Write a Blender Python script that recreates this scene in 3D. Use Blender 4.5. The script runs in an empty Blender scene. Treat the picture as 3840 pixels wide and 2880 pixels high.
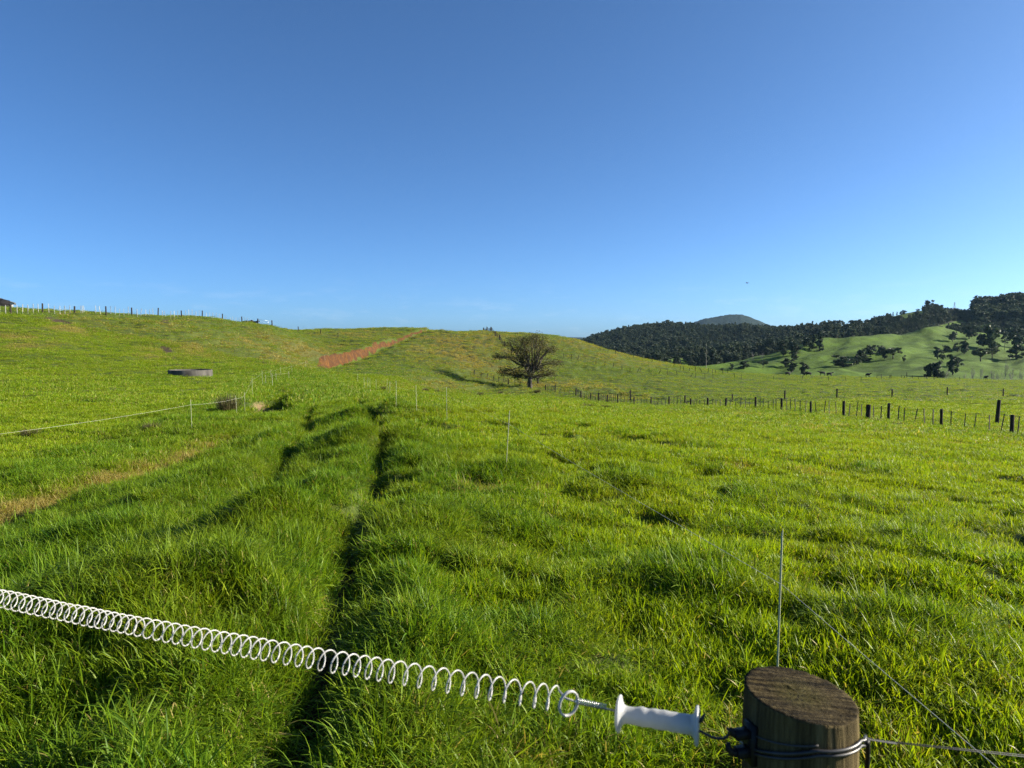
import bpy, math, random
import numpy as np
from mathutils import Vector, Matrix, Euler

# ------------------------------------------------------------------ camera, sky, sun, exposure
S = bpy.context.scene
C = S.collection
R = math.radians
EYE = 1.65
FPX = 710.0                       # focal length in pixels of a 1024 px wide frame
PITCH = math.atan((384 - 342) / FPX)
SUN_AZ, SUN_EL = 83.0, 22.0       # degrees clockwise from the view direction (+Y), degrees up

cam = bpy.data.cameras.new('camera')
cam.sensor_width = 36.0
cam.lens = 36.0 * FPX / 1024
cam.clip_start, cam.clip_end = 0.05, 40000
cam.dof.use_dof = True
cam.dof.focus_distance = 9.0
cam.dof.aperture_fstop = 8.5
camo = bpy.data.objects.new('camera', cam)
C.objects.link(camo)
camo.location = (0, 0, EYE)
camo.rotation_euler = (R(90) - PITCH, 0, 0)
S.camera = camo

W = bpy.data.worlds.new('World')
S.world = W
W.use_nodes = True
wn, wl = W.node_tree.nodes, W.node_tree.links
sky = wn.new('ShaderNodeTexSky')
sky.sky_type = 'NISHITA'
sky.sun_disc = False
sky.sun_elevation = R(SUN_EL)
sky.sun_rotation = R(SUN_AZ)
sky.altitude = 0
sky.air_density = 0.5
sky.dust_density = 1.0
sky.ozone_density = 6.3
bg = wn['Background']
bg.inputs['Strength'].default_value = 0.072
wb = wn.new('ShaderNodeVectorMath')                       # white balance of the sky light
wb.operation = 'MULTIPLY'
wb.inputs[1].default_value = (.89, 1.06, 1.05)
wl.new(sky.outputs[0], wb.inputs[0])
def wnode(t, **kw):
    n = wn.new(t)
    for k, v in kw.items(): setattr(n, k, v)
    return n
wc = wnode('ShaderNodeTexCoord')
wm = wnode('ShaderNodeMapping'); wm.inputs['Scale'].default_value = (9, 9, 42); wl.new(wc.outputs['Generated'], wm.inputs[0])
wz = wnode('ShaderNodeTexNoise'); wz.inputs['Scale'].default_value = 1.6; wz.inputs['Detail'].default_value = 6; wz.inputs['Roughness'].default_value = .62
wl.new(wm.outputs[0], wz.inputs['Vector'])
wr = wnode('ShaderNodeMapRange'); wl.new(wz.outputs['Fac'], wr.inputs['Value'])
for k, v in (('From Min', .53), ('From Max', .72), ('To Max', .10)): wr.inputs[k].default_value = v
ws = wnode('ShaderNodeSeparateXYZ'); wl.new(wc.outputs['Generated'], ws.inputs[0])
wh = wnode('ShaderNodeMapRange', interpolation_type='SMOOTHSTEP'); wl.new(ws.outputs['Z'], wh.inputs['Value'])
for k, v in (('From Min', .035), ('From Max', .10), ('To Min', 1.), ('To Max', 0.)): wh.inputs[k].default_value = v
wf = wnode('ShaderNodeMath', operation='MULTIPLY'); wl.new(wr.outputs[0], wf.inputs[0]); wl.new(wh.outputs[0], wf.inputs[1])
wx = wnode('ShaderNodeMix', data_type='RGBA'); wl.new(wf.outputs[0], wx.inputs[0]); wl.new(wb.outputs[0], wx.inputs[6]); wx.inputs[7].default_value = (5.2, 5.6, 6.0, 1)
wl.new(wx.outputs[2], bg.inputs['Color'])

sl = bpy.data.lights.new('sun', 'SUN')
sl.energy = 5.0
sl.angle = R(0.53)
sl.color = (1.0, 0.90, 0.74)
so = bpy.data.objects.new('sun', sl)
C.objects.link(so)
so.rotation_euler = (R(90 - SUN_EL), 0, R(180 - SUN_AZ))

S.view_settings.view_transform = 'Standard'
S.view_settings.look = 'None'
S.view_settings.exposure = 1.48
S.view_settings.gamma = 1
cy = S.cycles
cy.max_bounces = 4
cy.diffuse_bounces = 1
cy.glossy_bounces = 2
cy.transmission_bounces = 3
cy.transparent_max_bounces = 8
cy.volume_bounces = 0
cy.sample_clamp_indirect = 6
cy.use_adaptive_sampling = True
cy.adaptive_threshold = 0.01
cy.use_denoising = True
cy.denoiser = 'OPENIMAGEDENOISE'
cy.denoising_input_passes = 'RGB_ALBEDO_NORMAL'
cy.denoising_prefilter = 'NONE'

rnd = random.Random(7)
rng = np.random.default_rng(11)

# ------------------------------------------------------------------ numeric helpers
def _h(ix, iy, seed):
    n = (ix.astype(np.int64) * 374761393 + iy.astype(np.int64) * 668265263 + seed * 1442695041) & 0x7fffffff
    n = ((n ^ (n >> 13)) * 1274126177) & 0x7fffffff
    n = n ^ (n >> 16)
    return (n & 0xffff) / 65535.0

def vn(x, y, seed=0):
    """value noise, -1..1"""
    x = np.asarray(x, float); y = np.asarray(y, float)
    ix, iy = np.floor(x), np.floor(y)
    fx, fy = x - ix, y - iy
    fx = fx * fx * fx * (fx * (fx * 6 - 15) + 10); fy = fy * fy * fy * (fy * (fy * 6 - 15) + 10)
    a, b = _h(ix, iy, seed), _h(ix + 1, iy, seed)
    c, d = _h(ix, iy + 1, seed), _h(ix + 1, iy + 1, seed)
    return 2 * ((a + (b - a) * fx) * (1 - fy) + (c + (d - c) * fx) * fy) - 1

def fbm(x, y, seed=0, o=3):
    s, a, t = 0, 1.0, 0
    for k in range(o):
        s = s + a * vn(x * 2.03 ** k + 17.3 * k, y * 2.03 ** k - 9.1 * k, seed + k); t += a; a *= .5
    return s / t

def sstep(a, b, x):
    t = np.clip((x - a) / (b - a), 0, 1)
    return t * t * (3 - 2 * t)

def pchip(xk, yk, x):
    """monotone cubic, yk may be (n,m): interpolates along axis 0"""
    xk = np.asarray(xk, float); yk = np.asarray(yk, float)
    one = yk.ndim == 1
    if one: yk = yk[:, None]
    h = np.diff(xk)[:, None]; d = np.diff(yk, axis=0) / h
    m = np.zeros_like(yk)
    m[0], m[-1] = d[0], d[-1]
    if len(xk) > 2:
        w1, w2 = 2 * h[1:] + h[:-1], h[1:] + 2 * h[:-1]
        ok = d[:-1] * d[1:] > 0
        with np.errstate(all='ignore'):
            mm = (w1 + w2) / (w1 / d[:-1] + w2 / d[1:])
        m[1:-1] = np.where(ok, mm, 0)
    x = np.clip(x, xk[0], xk[-1])
    i = np.clip(np.searchsorted(xk, x) - 1, 0, len(xk) - 2)
    t = ((x - xk[i]) / (xk[i + 1] - xk[i]))[:, None]
    hh = h[i]
    r = (yk[i] * (2 * t**3 - 3 * t**2 + 1) + hh * m[i] * (t**3 - 2 * t**2 + t)
         + yk[i + 1] * (-2 * t**3 + 3 * t**2) + hh * m[i + 1] * (t**3 - t**2))
    return r[:, 0] if one else r

CP, SP = math.cos(PITCH), math.sin(PITCH)
def ray(u, v):
    """direction per metre of forward distance (x, 1, z)"""
    x, y = (u - 512) / FPX, (384 - v) / FPX
    fy = CP + y * SP
    return x / fy, (y * CP - SP) / fy

def proj(X, Y, Z):
    dz = Z - EYE
    f = Y * CP - dz * SP
    f = np.maximum(f, 1e-3)
    up = Y * SP + dz * CP
    return 512 + FPX * X / f, 384 - FPX * up / f

def zv(Y, v):
    return EYE + Y * ray(512, v)[1]

class Table:
    """height over (t = X/Y, log Y) from a few surveyed profiles"""
    def __init__(s, cols, s0, s1, nt=700, ns=500):
        us = sorted(cols)
        s.S = np.linspace(math.log(s0), math.log(s1), ns)
        P = np.stack([pchip(np.log([p[0] for p in cols[u]]), np.array([p[1] for p in cols[u]], float), s.S) for u in us])
        ts = np.array([(u - 512) / FPX for u in us])
        s.T = np.linspace(ts[0], ts[-1], nt)
        s.G = pchip(ts, P, s.T)
        k = np.exp(-0.5 * (np.arange(-6, 7) / 2.2) ** 2); k /= k.sum()
        for ax in (0, 1):
            pad = [(6, 6), (0, 0)] if ax == 0 else [(0, 0), (6, 6)]
            g = np.pad(s.G, pad, mode='edge')
            s.G = sum(w * (g[i:i + s.G.shape[0]] if ax == 0 else g[:, i:i + s.G.shape[1]]) for i, w in enumerate(k))
    def __call__(s, t, Y):
        a = np.clip((t - s.T[0]) / (s.T[1] - s.T[0]), 0, len(s.T) - 1.001)
        b = np.clip((np.log(np.maximum(Y, 1e-3)) - s.S[0]) / (s.S[1] - s.S[0]), 0, len(s.S) - 1.001)
        i, j = a.astype(int), b.astype(int); a = a - i; b = b - j
        G = s.G
        return (G[i, j] * (1 - a) + G[i + 1, j] * a) * (1 - b) + (G[i, j + 1] * (1 - a) + G[i + 1, j + 1] * a) * b

# ------------------------------------------------------------------ the near ground: profiles per column
NEAR = {
 -420: [(1,-.35),(5,-.55),(8,-.75),(15,-1.1),(25,-1.2),(40,-.8),(60,2.),(84,6.5),(105,8.5),(140,8.5),(220,6),(330,-20),(600,-26)],
 -60: [(1,-.35),(5,-.55),(8,-.75),(12,-1.0),(15,-1.1),(25,-1.3),(40,-1.2),(52,-.6),(60,.5),(72,3.3),(84,5.4),(105,6.7),(125,6.7),(220,5),(330,-20),(600,-26)],
 0:   [(1,-.35),(5,-.52),(8,-.72),(12,-1.0),(15,-1.1),(25,-1.35),(40,-1.3),(52,-.8),(60,.1),(72,2.8),(84,5.1),(105,6.45),(125,6.4),(220,4),(330,-20),(600,-26)],
 100: [(1,-.35),(5,-.46),(8,-.62),(15,-1.05),(25,-1.35),(40,-1.4),(55,-1.2),(70,.6),(85,3.0),(100,5.2),(112,6.1),(130,6.1),(220,3),(330,-20),(600,-26)],
 190: [(1,-.35),(5,-.42),(8,-.55),(15,-.95),(23,-1.25),(40,-1.5),(60,-1.35),(75,-.2),(90,1.9),(110,4.6),(128,5.9),(140,6.0),(220,2),(330,-20),(600,-26)],
 270: [(1,-.35),(5,-.38),(8,-.48),(15,-.8),(25,-1.2),(40,-1.5),(60,-1.65),(80,-1.2),(95,0.0),(120,2.2),(150,4.55),(165,4.6),(230,2),(340,-20),(600,-26)],
 330: [(1,-.35),(5,-.36),(8,-.45),(15,-.7),(25,-1.05),(40,-1.5),(60,-1.9),(85,-2.2),(105,-2.7),(122,-2.1),(150,.5),(178,4.5),(190,4.9),(240,2),(340,-20),(600,-26)],
 384: [(1,-.35),(5,-.36),(8,-.45),(15,-.65),(25,-.95),(40,-1.5),(60,-2.0),(85,-2.4),(105,-2.7),(125,-2.3),(150,.1),(175,2.9),(192,5.1),(205,5.1),(260,2),(340,-20),(600,-26)],
 440: [(1,-.35),(5,-.38),(8,-.45),(15,-.65),(22,-.8),(33,-1.4),(60,-3.0),(82,-4.4),(100,-4.8),(120,-3.7),(140,-1.9),(165,.7),(190,4.5),(205,4.6),(260,2),(340,-20),(600,-26)],
 490: [(1,-.35),(5,-.4),(8,-.5),(15,-.75),(25,-1.05),(40,-2.0),(60,-3.2),(80,-4.6),(100,-6.0),(115,-6.3),(128,-5.3),(145,-3.0),(165,-.2),(188,3.2),(200,4.4),(212,4.5),(270,1),(350,-20),(600,-26)],
 530: [(1,-.35),(5,-.42),(8,-.52),(15,-.8),(25,-1.1),(40,-2.0),(60,-3.3),(80,-4.7),(100,-6.2),(122,-6.5),(140,-5.0),(165,-1.5),(190,2.2),(207,4.1),(216,4.1),(280,1),(350,-20),(600,-26)],
 575: [(1,-.35),(5,-.45),(8,-.57),(15,-.88),(25,-1.3),(40,-2.2),(60,-3.8),(80,-5.1),(100,-6.6),(125,-6.7),(145,-5.2),(170,-2.2),(190,.6),(202,2.4),(212,2.4),(280,0),(350,-20),(600,-26)],
 600: [(1,-.35),(5,-.46),(8,-.58),(15,-.92),(25,-1.4),(40,-2.4),(60,-4.0),(80,-5.5),(95,-6.7),(125,-7.0),(150,-5.4),(175,-2.4),(196,-.2),(210,-.2),(280,-3),(350,-20),(600,-26)],
 640: [(1,-.35),(5,-.48),(8,-.6),(15,-1.0),(25,-1.5),(40,-2.6),(60,-4.1),(78,-5.5),(95,-6.8),(130,-7.1),(155,-5.9),(180,-4.0),(195,-3.1),(212,-3.2),(280,-8),(350,-20),(600,-26)],
 680: [(1,-.35),(5,-.5),(8,-.63),(15,-1.05),(25,-1.6),(40,-2.8),(55,-3.9),(70,-4.9),(80,-5.8),(100,-7.0),(130,-7.3),(160,-6.5),(190,-5.3),(210,-5.4),(280,-10),(350,-20),(600,-26)],
 768: [(1,-.35),(5,-.5),(8,-.65),(15,-1.15),(25,-1.8),(40,-3.0),(52,-3.75),(62,-4.4),(75,-5.3),(100,-6.6),(130,-7.5),(165,-8.3),(200,-8.5),(220,-8.8),(280,-13),(350,-20),(600,-26)],
 896: [(1,-.35),(5,-.5),(8,-.7),(15,-1.3),(25,-2.1),(40,-3.2),(48,-3.7),(58,-4.3),(75,-5.1),(100,-6.2),(150,-7.9),(185,-9.0),(212,-9.5),(235,-10.2),(280,-14),(350,-20),(600,-26)],
 1024:[(1,-.35),(5,-.5),(8,-.8),(15,-1.5),(25,-2.5),(40,-3.7),(50,-4.2),(70,-5.1),(110,-6.6),(150,-8.2),(190,-9.9),(220,-10.7),(245,-11.5),(290,-15),(350,-20),(600,-26)],
 1450:[(1,-.35),(5,-.6),(8,-1.0),(15,-2.0),(25,-3.2),(40,-4.6),(70,-6),(110,-7.6),(150,-9.2),(190,-11),(220,-12),(250,-13),(290,-16),(350,-20),(600,-26)],
}
near_table = Table(NEAR, 1.0, 600.0)

RUT = [(-.75,1.5),(-1.0,3.0),(-1.14,4.2),(-1.5,6.4),(-1.87,9.3),(-2.47,13.5),(-3.7,19.8),(-5.8,28),(-10.3,44.5),(-16.5,64),(-24,90)]
RUT2 = [(-3.2,7.5),(-3.7,10),(-4.4,13.5),(-5.7,19.8),(-8.0,28),(-12.3,44.5),(-18.2,64)]
DITCH = [(-9.5,27.5),(-10.5,31.),(-11.5,34),(-12.9,39),(-14.4,45),(-16.6,52)]
DRAIN = [(-7.6,8.2),(-7.6,10.8),(-7.5,13.5),(-7.55,16.5),(-8.0,19.5),(-8.8,23)]
BERM = [(-3.1,5.7),(-2.7,7.1),(-2.25,8.4),(-2.05,9.5)]
BERM2 = [(-5.0,9.8),(-4.6,12),(-4.9,15),(-5.9,19)]

def pdist(x, y, pts):
    """distance to a polyline, signed side (left +), parameter along"""
    best = np.full(x.shape, 1e9); side = np.zeros(x.shape); par = np.zeros(x.shape)
    n = len(pts) - 1
    for i in range(n):
        ax, ay = pts[i]; bx, by = pts[i + 1]
        dx, dy = bx - ax, by - ay; L2 = dx * dx + dy * dy
        t = np.clip(((x - ax) * dx + (y - ay) * dy) / L2, 0, 1)
        d = np.hypot(x - ax - t * dx, y - ay - t * dy)
        s = np.sign(dx * (y - ay) - dy * (x - ax))
        m = d < best
        best = np.where(m, d, best); side = np.where(m, s, side); par = np.where(m, (i + t) / n, par)
    return best, side, par

MOUNDS = [(-4.0,23,1.5,.28),(-2.6,24.5,1.0,.16),(-6.6,33,1.4,.15),(-3.3,15,.9,.16),(1.6,6.0,.7,.14),(1.7,10.8,.8,.15),(3.4,10.5,.9,.12),
          (0.0,11.6,.7,.12),(2.2,16,1.0,.15),(-2.2,5.1,.7,.14),(-3.0,4.9,.9,.15),(-4.6,8.0,1.0,.12),(2.9,4.9,.6,.1),(4.5,8,.8,.1),(-12.0,24,1.0,.1),(-9.5,22,.8,.1)]

def H(x, y):
    x = np.asarray(x, float); y = np.asarray(y, float)
    Y = np.maximum(y, 1.0)
    z = near_table(x / np.maximum(Y, 3.0), Y)
    far = sstep(380, 300, np.hypot(x, y))
    z = z + far * (.045 * fbm(x / .38, y / .38, 2, 2) * sstep(40, 20, y) + .13 * fbm(x / 1.15, y / 1.15, 3, 3) + .05 * np.abs(fbm(x / .62, y / .62, 4, 2)) * sstep(40, 20, y) + .10 * fbm(x / 2.3, y / 2.3, 6, 2) * sstep(60, 30, y) + .10 * fbm(x / 4.5, y / 4.5, 8, 3)) * sstep(.6, 4, y + np.abs(x))
    pit = sstep(.16, .42, fbm(x / .95, y / .95, 45, 2)) * sstep(60, 30, y) * sstep(-2.2, -.6, x + .12 * y)
    z = z - far * .12 * pit
    hill = sstep(70, 110, y)
    z = z + far * hill * .36 * fbm(x / 9, y / 7, 21, 3) + far * sstep(30, 60, y) * (.22 * fbm((x - .5 * y) / 2.2, (y + .3 * x) / 5.0, 25, 3) + .36 * np.abs(fbm(x / 1.7, y / 2.2, 27, 2)) * sstep(60, 100, y))
    terr = far * sstep(56, 66, y) * sstep(190, 150, y) * sstep(.9, 2.2, np.abs(z + 2.2))
    z = z + .15 * terr * np.sin(z * 4.6 + 3.2 * fbm(x / 11, y / 11, 170, 2)) * (.5 + .5 * vn(x / 7, y / 7, 171))
    near = y < 130
    if near.any():
        xn, yn = x[near], y[near]
        dz = np.zeros(xn.shape)
        d, s, p = pdist(xn, yn, RUT)
        wob = 1 + .35 * vn(xn / 1.3, yn / 1.7, 5)
        dz -= (.27 * wob) * (.55 + .6 * sstep(-.3, .3, vn(p * 26, p * 3, 14))) * np.exp(-(d / (.17 + .05 * vn(p * 40, p, 15))) ** 2) * sstep(100, 60, yn)
        dz += .10 * np.exp(-((d - .6) / .35) ** 2)
        d, s, p = pdist(xn, yn, RUT2)
        dz -= (.40 * wob) * np.exp(-(d / .26) ** 2) * sstep(0, .1, p) * sstep(1, .9, p)
        d, s, p = pdist(xn, yn, DITCH)
        e = sstep(0, .12, p) * sstep(1, .65, p)
        dz -= 1.3 * e * np.exp(-(d / .9) ** 4)
        dz += .30 * e * np.exp(-((d - 1.5) / .7) ** 2) * (s < 0)
        d, s, p = pdist(xn, yn, DRAIN)
        dz -= .30 * np.exp(-(d / .55) ** 2) * sstep(0, .05, p) * sstep(1, .8, p)
        d, s, p = pdist(xn, yn, BERM)
        dz += .30 * np.exp(-(d / .5) ** 2) * sstep(0, .3, p) * sstep(1, .7, p) * (1 + .4 * vn(xn / .6, yn / .6, 160))
        d, s, p = pdist(xn, yn, BERM2)
        dz += .24 * np.exp(-(d / .5) ** 2)
        for mx, my, mr, mh in MOUNDS:
            dz += 1.5 * mh * np.exp(-((xn - mx) ** 2 + (yn - my) ** 2) / mr ** 2)
        z = z.copy(); z[near] += dz
    # the clay cutting beside the track: the bank left of the track is one step higher
    c = (y > 95) & (y < 215) & (x < -10) & (x > -60)
    if c.any():
        cx, cyv = x[c], y[c]
        d, s, p = pdist(cx, cyv, [((ray(u, v)[0]) * Yc, Yc) for u, v, Yc in CUTLINE])
        sd = d * s                                # positive on the left of the track
        taper = 1 - .72 * sstep(.30, .75, p)
        step = sstep(-.35, .35, sd + .25 * vn(cx / 1.6, cyv / 1.6, 55)) * np.exp(-np.maximum(sd, 0) / 14)
        z = z.copy(); z[c] += (1.7 * taper * sstep(.02, .22, p) * sstep(1., .9, p)) * step - .5 * np.exp(-((sd + .9) / 1.) ** 2) * sstep(0, .1, p) * sstep(1, .9, p)
    return z
CUTLINE = [(316,374,108),(324,371,116),(341,366,124),(364,356,140),(392,343.5,162),(409,338,178),(424,333,192),(434,331,203)]

def H1(x, y):
    return float(H(np.array([x]), np.array([y]))[0])

def hit(u, v, y0=2.0, y1=330.0):
    """where the line of sight of a surveyed point first meets the near ground"""
    rx, rz = ray(u, v)
    Y = np.exp(np.linspace(math.log(y0), math.log(y1), 1500))
    below = EYE + Y * rz < H(Y * rx, Y)
    if not below.any():
        dd = EYE + Y * rz - H(Y * rx, Y)
        dd[Y < 60] = 1e9
        k = int(np.argmin(dd / Y))
    else:
        k = int(np.argmax(below))
    return Y[k] * rx, Y[k]

# ------------------------------------------------------------------ mesh helpers
def mesh(name, V, F, mats=(), smooth=True, mi=None):
    """V (n,3) array; F (m,4) array of quads, or a list of polygons"""
    me = bpy.data.meshes.new(name)
    V = np.asarray(V, np.float32)
    me.vertices.add(len(V)); me.vertices.foreach_set('co', V.ravel())
    if isinstance(F, np.ndarray):
        k = F.shape[1]
        loops = F.astype(np.int32).ravel(); starts = np.arange(0, len(loops), k, dtype=np.int32)
    else:
        loops = np.array([i for f in F for i in f], np.int32)
        starts = np.cumsum([0] + [len(f) for f in F[:-1]]).astype(np.int32)
    me.loops.add(len(loops)); me.loops.foreach_set('vertex_index', loops)
    me.polygons.add(len(starts)); me.polygons.foreach_set('loop_start', starts)
    me.polygons.foreach_set('use_smooth', np.full(len(starts), smooth, bool))
    if mi is not None: me.polygons.foreach_set('material_index', np.asarray(mi, np.int32))
    for m in mats: me.materials.append(m)
    me.update(calc_edges=True)
    me.validate()
    return me

class MB:
    def __init__(s): s.V = []; s.F = []; s.n = 0
    def add(s, V, F):
        V = np.asarray(V, float)
        s.V.append(V); s.F += [tuple(int(i) + s.n for i in f) for f in F]; s.n += len(V)
        return s
    def tube(s, pts, rad, k=8, cap=True, closed=False):
        P = np.asarray(pts, float); n = len(P)
        rad = np.broadcast_to(np.asarray(rad, float), (n,))
        if closed:
            T = np.roll(P, -1, 0) - np.roll(P, 1, 0)
        else:
            T = np.gradient(P, axis=0)
        T /= np.maximum(np.linalg.norm(T, axis=1), 1e-9)[:, None]
        a = np.array([0, 0, 1.]) if abs(T[0][2]) < .9 else np.array([1., 0, 0])
        N = np.cross(T[0], a); N /= np.linalg.norm(N)
        rings = []
        th = np.arange(k) * 2 * math.pi / k
        for i in range(n):
            N = N - T[i] * N.dot(T[i]); N /= max(np.linalg.norm(N), 1e-9)
            B = np.cross(T[i], N)
            rings.append(P[i] + rad[i] * (np.cos(th)[:, None] * N + np.sin(th)[:, None] * B))
        V = np.concatenate(rings)
        F = []
        for i in range(n if closed else n - 1):
            a0, b0 = i * k, ((i + 1) % n) * k
            for j in range(k):
                F.append((a0 + j, a0 + (j + 1) % k, b0 + (j + 1) % k, b0 + j))
        if cap and not closed:
            F.append(tuple(range(k - 1, -1, -1))); F.append(tuple((n - 1) * k + j for j in range(k)))
        return s.add(V, F)
    def lathe(s, prof, k=24, M=None):
        """prof: (radius, height) list along local z"""
        th = np.arange(k) * 2 * math.pi / k
        V = np.concatenate([np.stack([r * np.cos(th), r * np.sin(th), np.full(k, z)], 1) for r, z in prof])
        if M is not None:
            A = np.array(M); V = V @ A[:3, :3].T + A[:3, 3]
        F = []
        for i in range(len(prof) - 1):
            for j in range(k):
                F.append((i * k + j, i * k + (j + 1) % k, (i + 1) * k + (j + 1) % k, (i + 1) * k + j))
        F.append(tuple(range(k - 1, -1, -1))); F.append(tuple((len(prof) - 1) * k + j for j in range(k)))
        return s.add(V, F)
    def box(s, c, d, rz=0.0, M=None):
        x, y, z = (q / 2 for q in d)
        V = np.array([(i * x, j * y, k * z) for k in (-1, 1) for j in (-1, 1) for i in (-1, 1)])
        cr, sr = math.cos(rz), math.sin(rz)
        V = V @ np.array([[cr, sr, 0], [-sr, cr, 0], [0, 0, 1]]) + np.array(c)
        if M is not None:
            A = np.array(M); V = V @ A[:3, :3].T + A[:3, 3]
        return s.add(V, [(0, 2, 3, 1), (4, 5, 7, 6), (0, 1, 5, 4), (2, 6, 7, 3), (0, 4, 6, 2), (1, 3, 7, 5)])
    def mesh(s, name, mat, smooth=True):
        return mesh(name, np.concatenate(s.V), s.F, [mat] if mat else [], smooth)

def ob(name, me, parent=None, loc=(0, 0, 0), rot=(0, 0, 0), scale=(1, 1, 1)):
    o = bpy.data.objects.new(name, me); C.objects.link(o)
    o.parent = parent; o.location = loc; o.rotation_euler = rot; o.scale = scale
    return o

def tag(o, label=None, cat=None, group=None, kind=None):
    if label: o['label'] = label
    if cat: o['category'] = cat
    if group: o['group'] = group
    if kind: o['kind'] = kind
    return o

def thing(name, label, cat, loc, group=None, rz=0):
    return tag(ob(name, None, None, loc, (0, 0, rz)), label, cat, group)

# ------------------------------------------------------------------ materials
def mat(name):
    m = bpy.data.materials.new(name); m.use_nodes = True
    nt = m.node_tree; nt.nodes.clear()
    out = nt.nodes.new('ShaderNodeOutputMaterial')
    return m, nt, out
class G:
    """small node-graph helper"""
    def __init__(s, nt): s.nt = nt
    def n(s, typ, ins=None, **kw):
        nd = s.nt.nodes.new(typ)
        for k, v in kw.items(): setattr(nd, k, v)
        for k, v in (ins or {}).items():
            if isinstance(v, bpy.types.NodeSocket): s.nt.links.new(v, nd.inputs[k])
            else: nd.inputs[k].default_value = v
        return nd
    def noise(s, vec, scale, detail=3, rough=.55, dist=0):
        return s.n('ShaderNodeTexNoise', {'Vector': vec, 'Scale': scale, 'Detail': detail, 'Roughness': rough, 'Distortion': dist}).outputs['Fac']
    def ramp(s, fac, stops):
        r = s.n('ShaderNodeValToRGB', {'Fac': fac})
        e = r.color_ramp.elements
        while len(e) < len(stops): e.new(.5)
        for q, (p, c) in zip(e, stops): q.position = p; q.color = (*c, 1) if len(c) == 3 else c
        return r.outputs['Color']
    def mix(s, f, a, b, mode='MIX'):
        nd = s.nt.nodes.new('ShaderNodeMix'); nd.data_type = 'RGBA'; nd.blend_type = mode
        for i, v in ((0, f), (6, a), (7, b)):
            if isinstance(v, bpy.types.NodeSocket): s.nt.links.new(v, nd.inputs[i])
            else: nd.inputs[i].default_value = v if i == 0 else (*v, 1)
        return nd.outputs[2]
    def math(s, op, a, b=0.0, clamp=False):
        nd = s.nt.nodes.new('ShaderNodeMath'); nd.operation = op; nd.use_clamp = clamp
        for i, v in ((0, a), (1, b)):
            if isinstance(v, bpy.types.NodeSocket): s.nt.links.new(v, nd.inputs[i])
            else: nd.inputs[i].default_value = v
        return nd.outputs[0]
    def attr(s, name, typ='GEOMETRY'):
        return s.n('ShaderNodeAttribute', attribute_name=name, attribute_type=typ).outputs['Fac']
    def bump(s, h, strength=.3, dist=.01):
        return s.n('ShaderNodeBump', {'Height': h, 'Strength': strength, 'Distance': dist}).outputs['Normal']
    def bsdf(s, col, rough=.6, spec=.3, metal=0., normal=None, **extra):
        ins = {'Base Color': col if isinstance(col, bpy.types.NodeSocket) else (*col, 1), 'Roughness': rough, 'Specular IOR Level': spec, 'Metallic': metal}
        if normal is not None: ins['Normal'] = normal
        ins.update(extra)
        return s.n('ShaderNodeBsdfPrincipled', ins).outputs['BSDF']

def simple(name, c1, c2, scale=8, rough=.7, spec=.3, metal=0., bump=.0, bdist=.01, stretch=(1, 1, 1), coord='Object'):
    m, nt, out = mat(name); g = G(nt)
    co = g.n('ShaderNodeTexCoord').outputs[coord]
    mp = g.n('ShaderNodeMapping', {'Vector': co, 'Scale': stretch}).outputs[0]
    f = g.noise(mp, scale, 4, .6)
    col = g.ramp(f, [(.3, c1), (.7, c2)])
    nrm = g.bump(g.noise(mp, scale * 2.3, 4, .65), bump, bdist) if bump else None
    nt.links.new(g.bsdf(col, rough, spec, metal, nrm), out.inputs[0])
    return m

def grass_material():
    m, nt, out = mat('grass_blade'); g = G(nt)
    pos = g.n('ShaderNodeNewGeometry').outputs['Position']
    bv = g.attr('bv'); dead = g.attr('dead')
    dry = g.attr('dry', 'INSTANCER'); hue = g.attr('hue', 'INSTANCER')
    big = g.noise(pos, .55, 3, .55)
    base = g.ramp(bv, [(0., (.070, .140, .004)), (.4, (.155, .255, .006)), (.75, (.240, .325, .008)), (1., (.33, .36, .020))])
    lush = g.ramp(bv, [(0., (.025, .078, .007)), (.5, (.066, .158, .010)), (1., (.145, .255, .022))])
    col = g.mix(hue, lush, base)
    col = g.mix(g.math('MULTIPLY', g.ramp(big, [(.38, (0, 0, 0)), (.68, (1, 1, 1))]), .35), col, (.20, .22, .012))
    straw = g.ramp(bv, [(0., (.16, .138, .040)), (.6, (.32, .27, .080)), (1., (.44, .37, .14))])
    col = g.mix(g.math('MAXIMUM', dead, g.math('GREATER_THAN', dry, g.math('ADD', g.math('MULTIPLY', bv, .85), .08))), col, straw)
    p = g.bsdf(col, .45, .14)
    t = g.n('ShaderNodeBsdfTranslucent', {'Color': g.mix(1.0, col, (1.5, 1.4, .6), 'MULTIPLY')}).outputs[0]
    sh = g.n('ShaderNodeMixShader', {'Fac': .41, 1: p, 2: t}).outputs[0]
    nt.links.new(sh, out.inputs[0])
    return m

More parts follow.
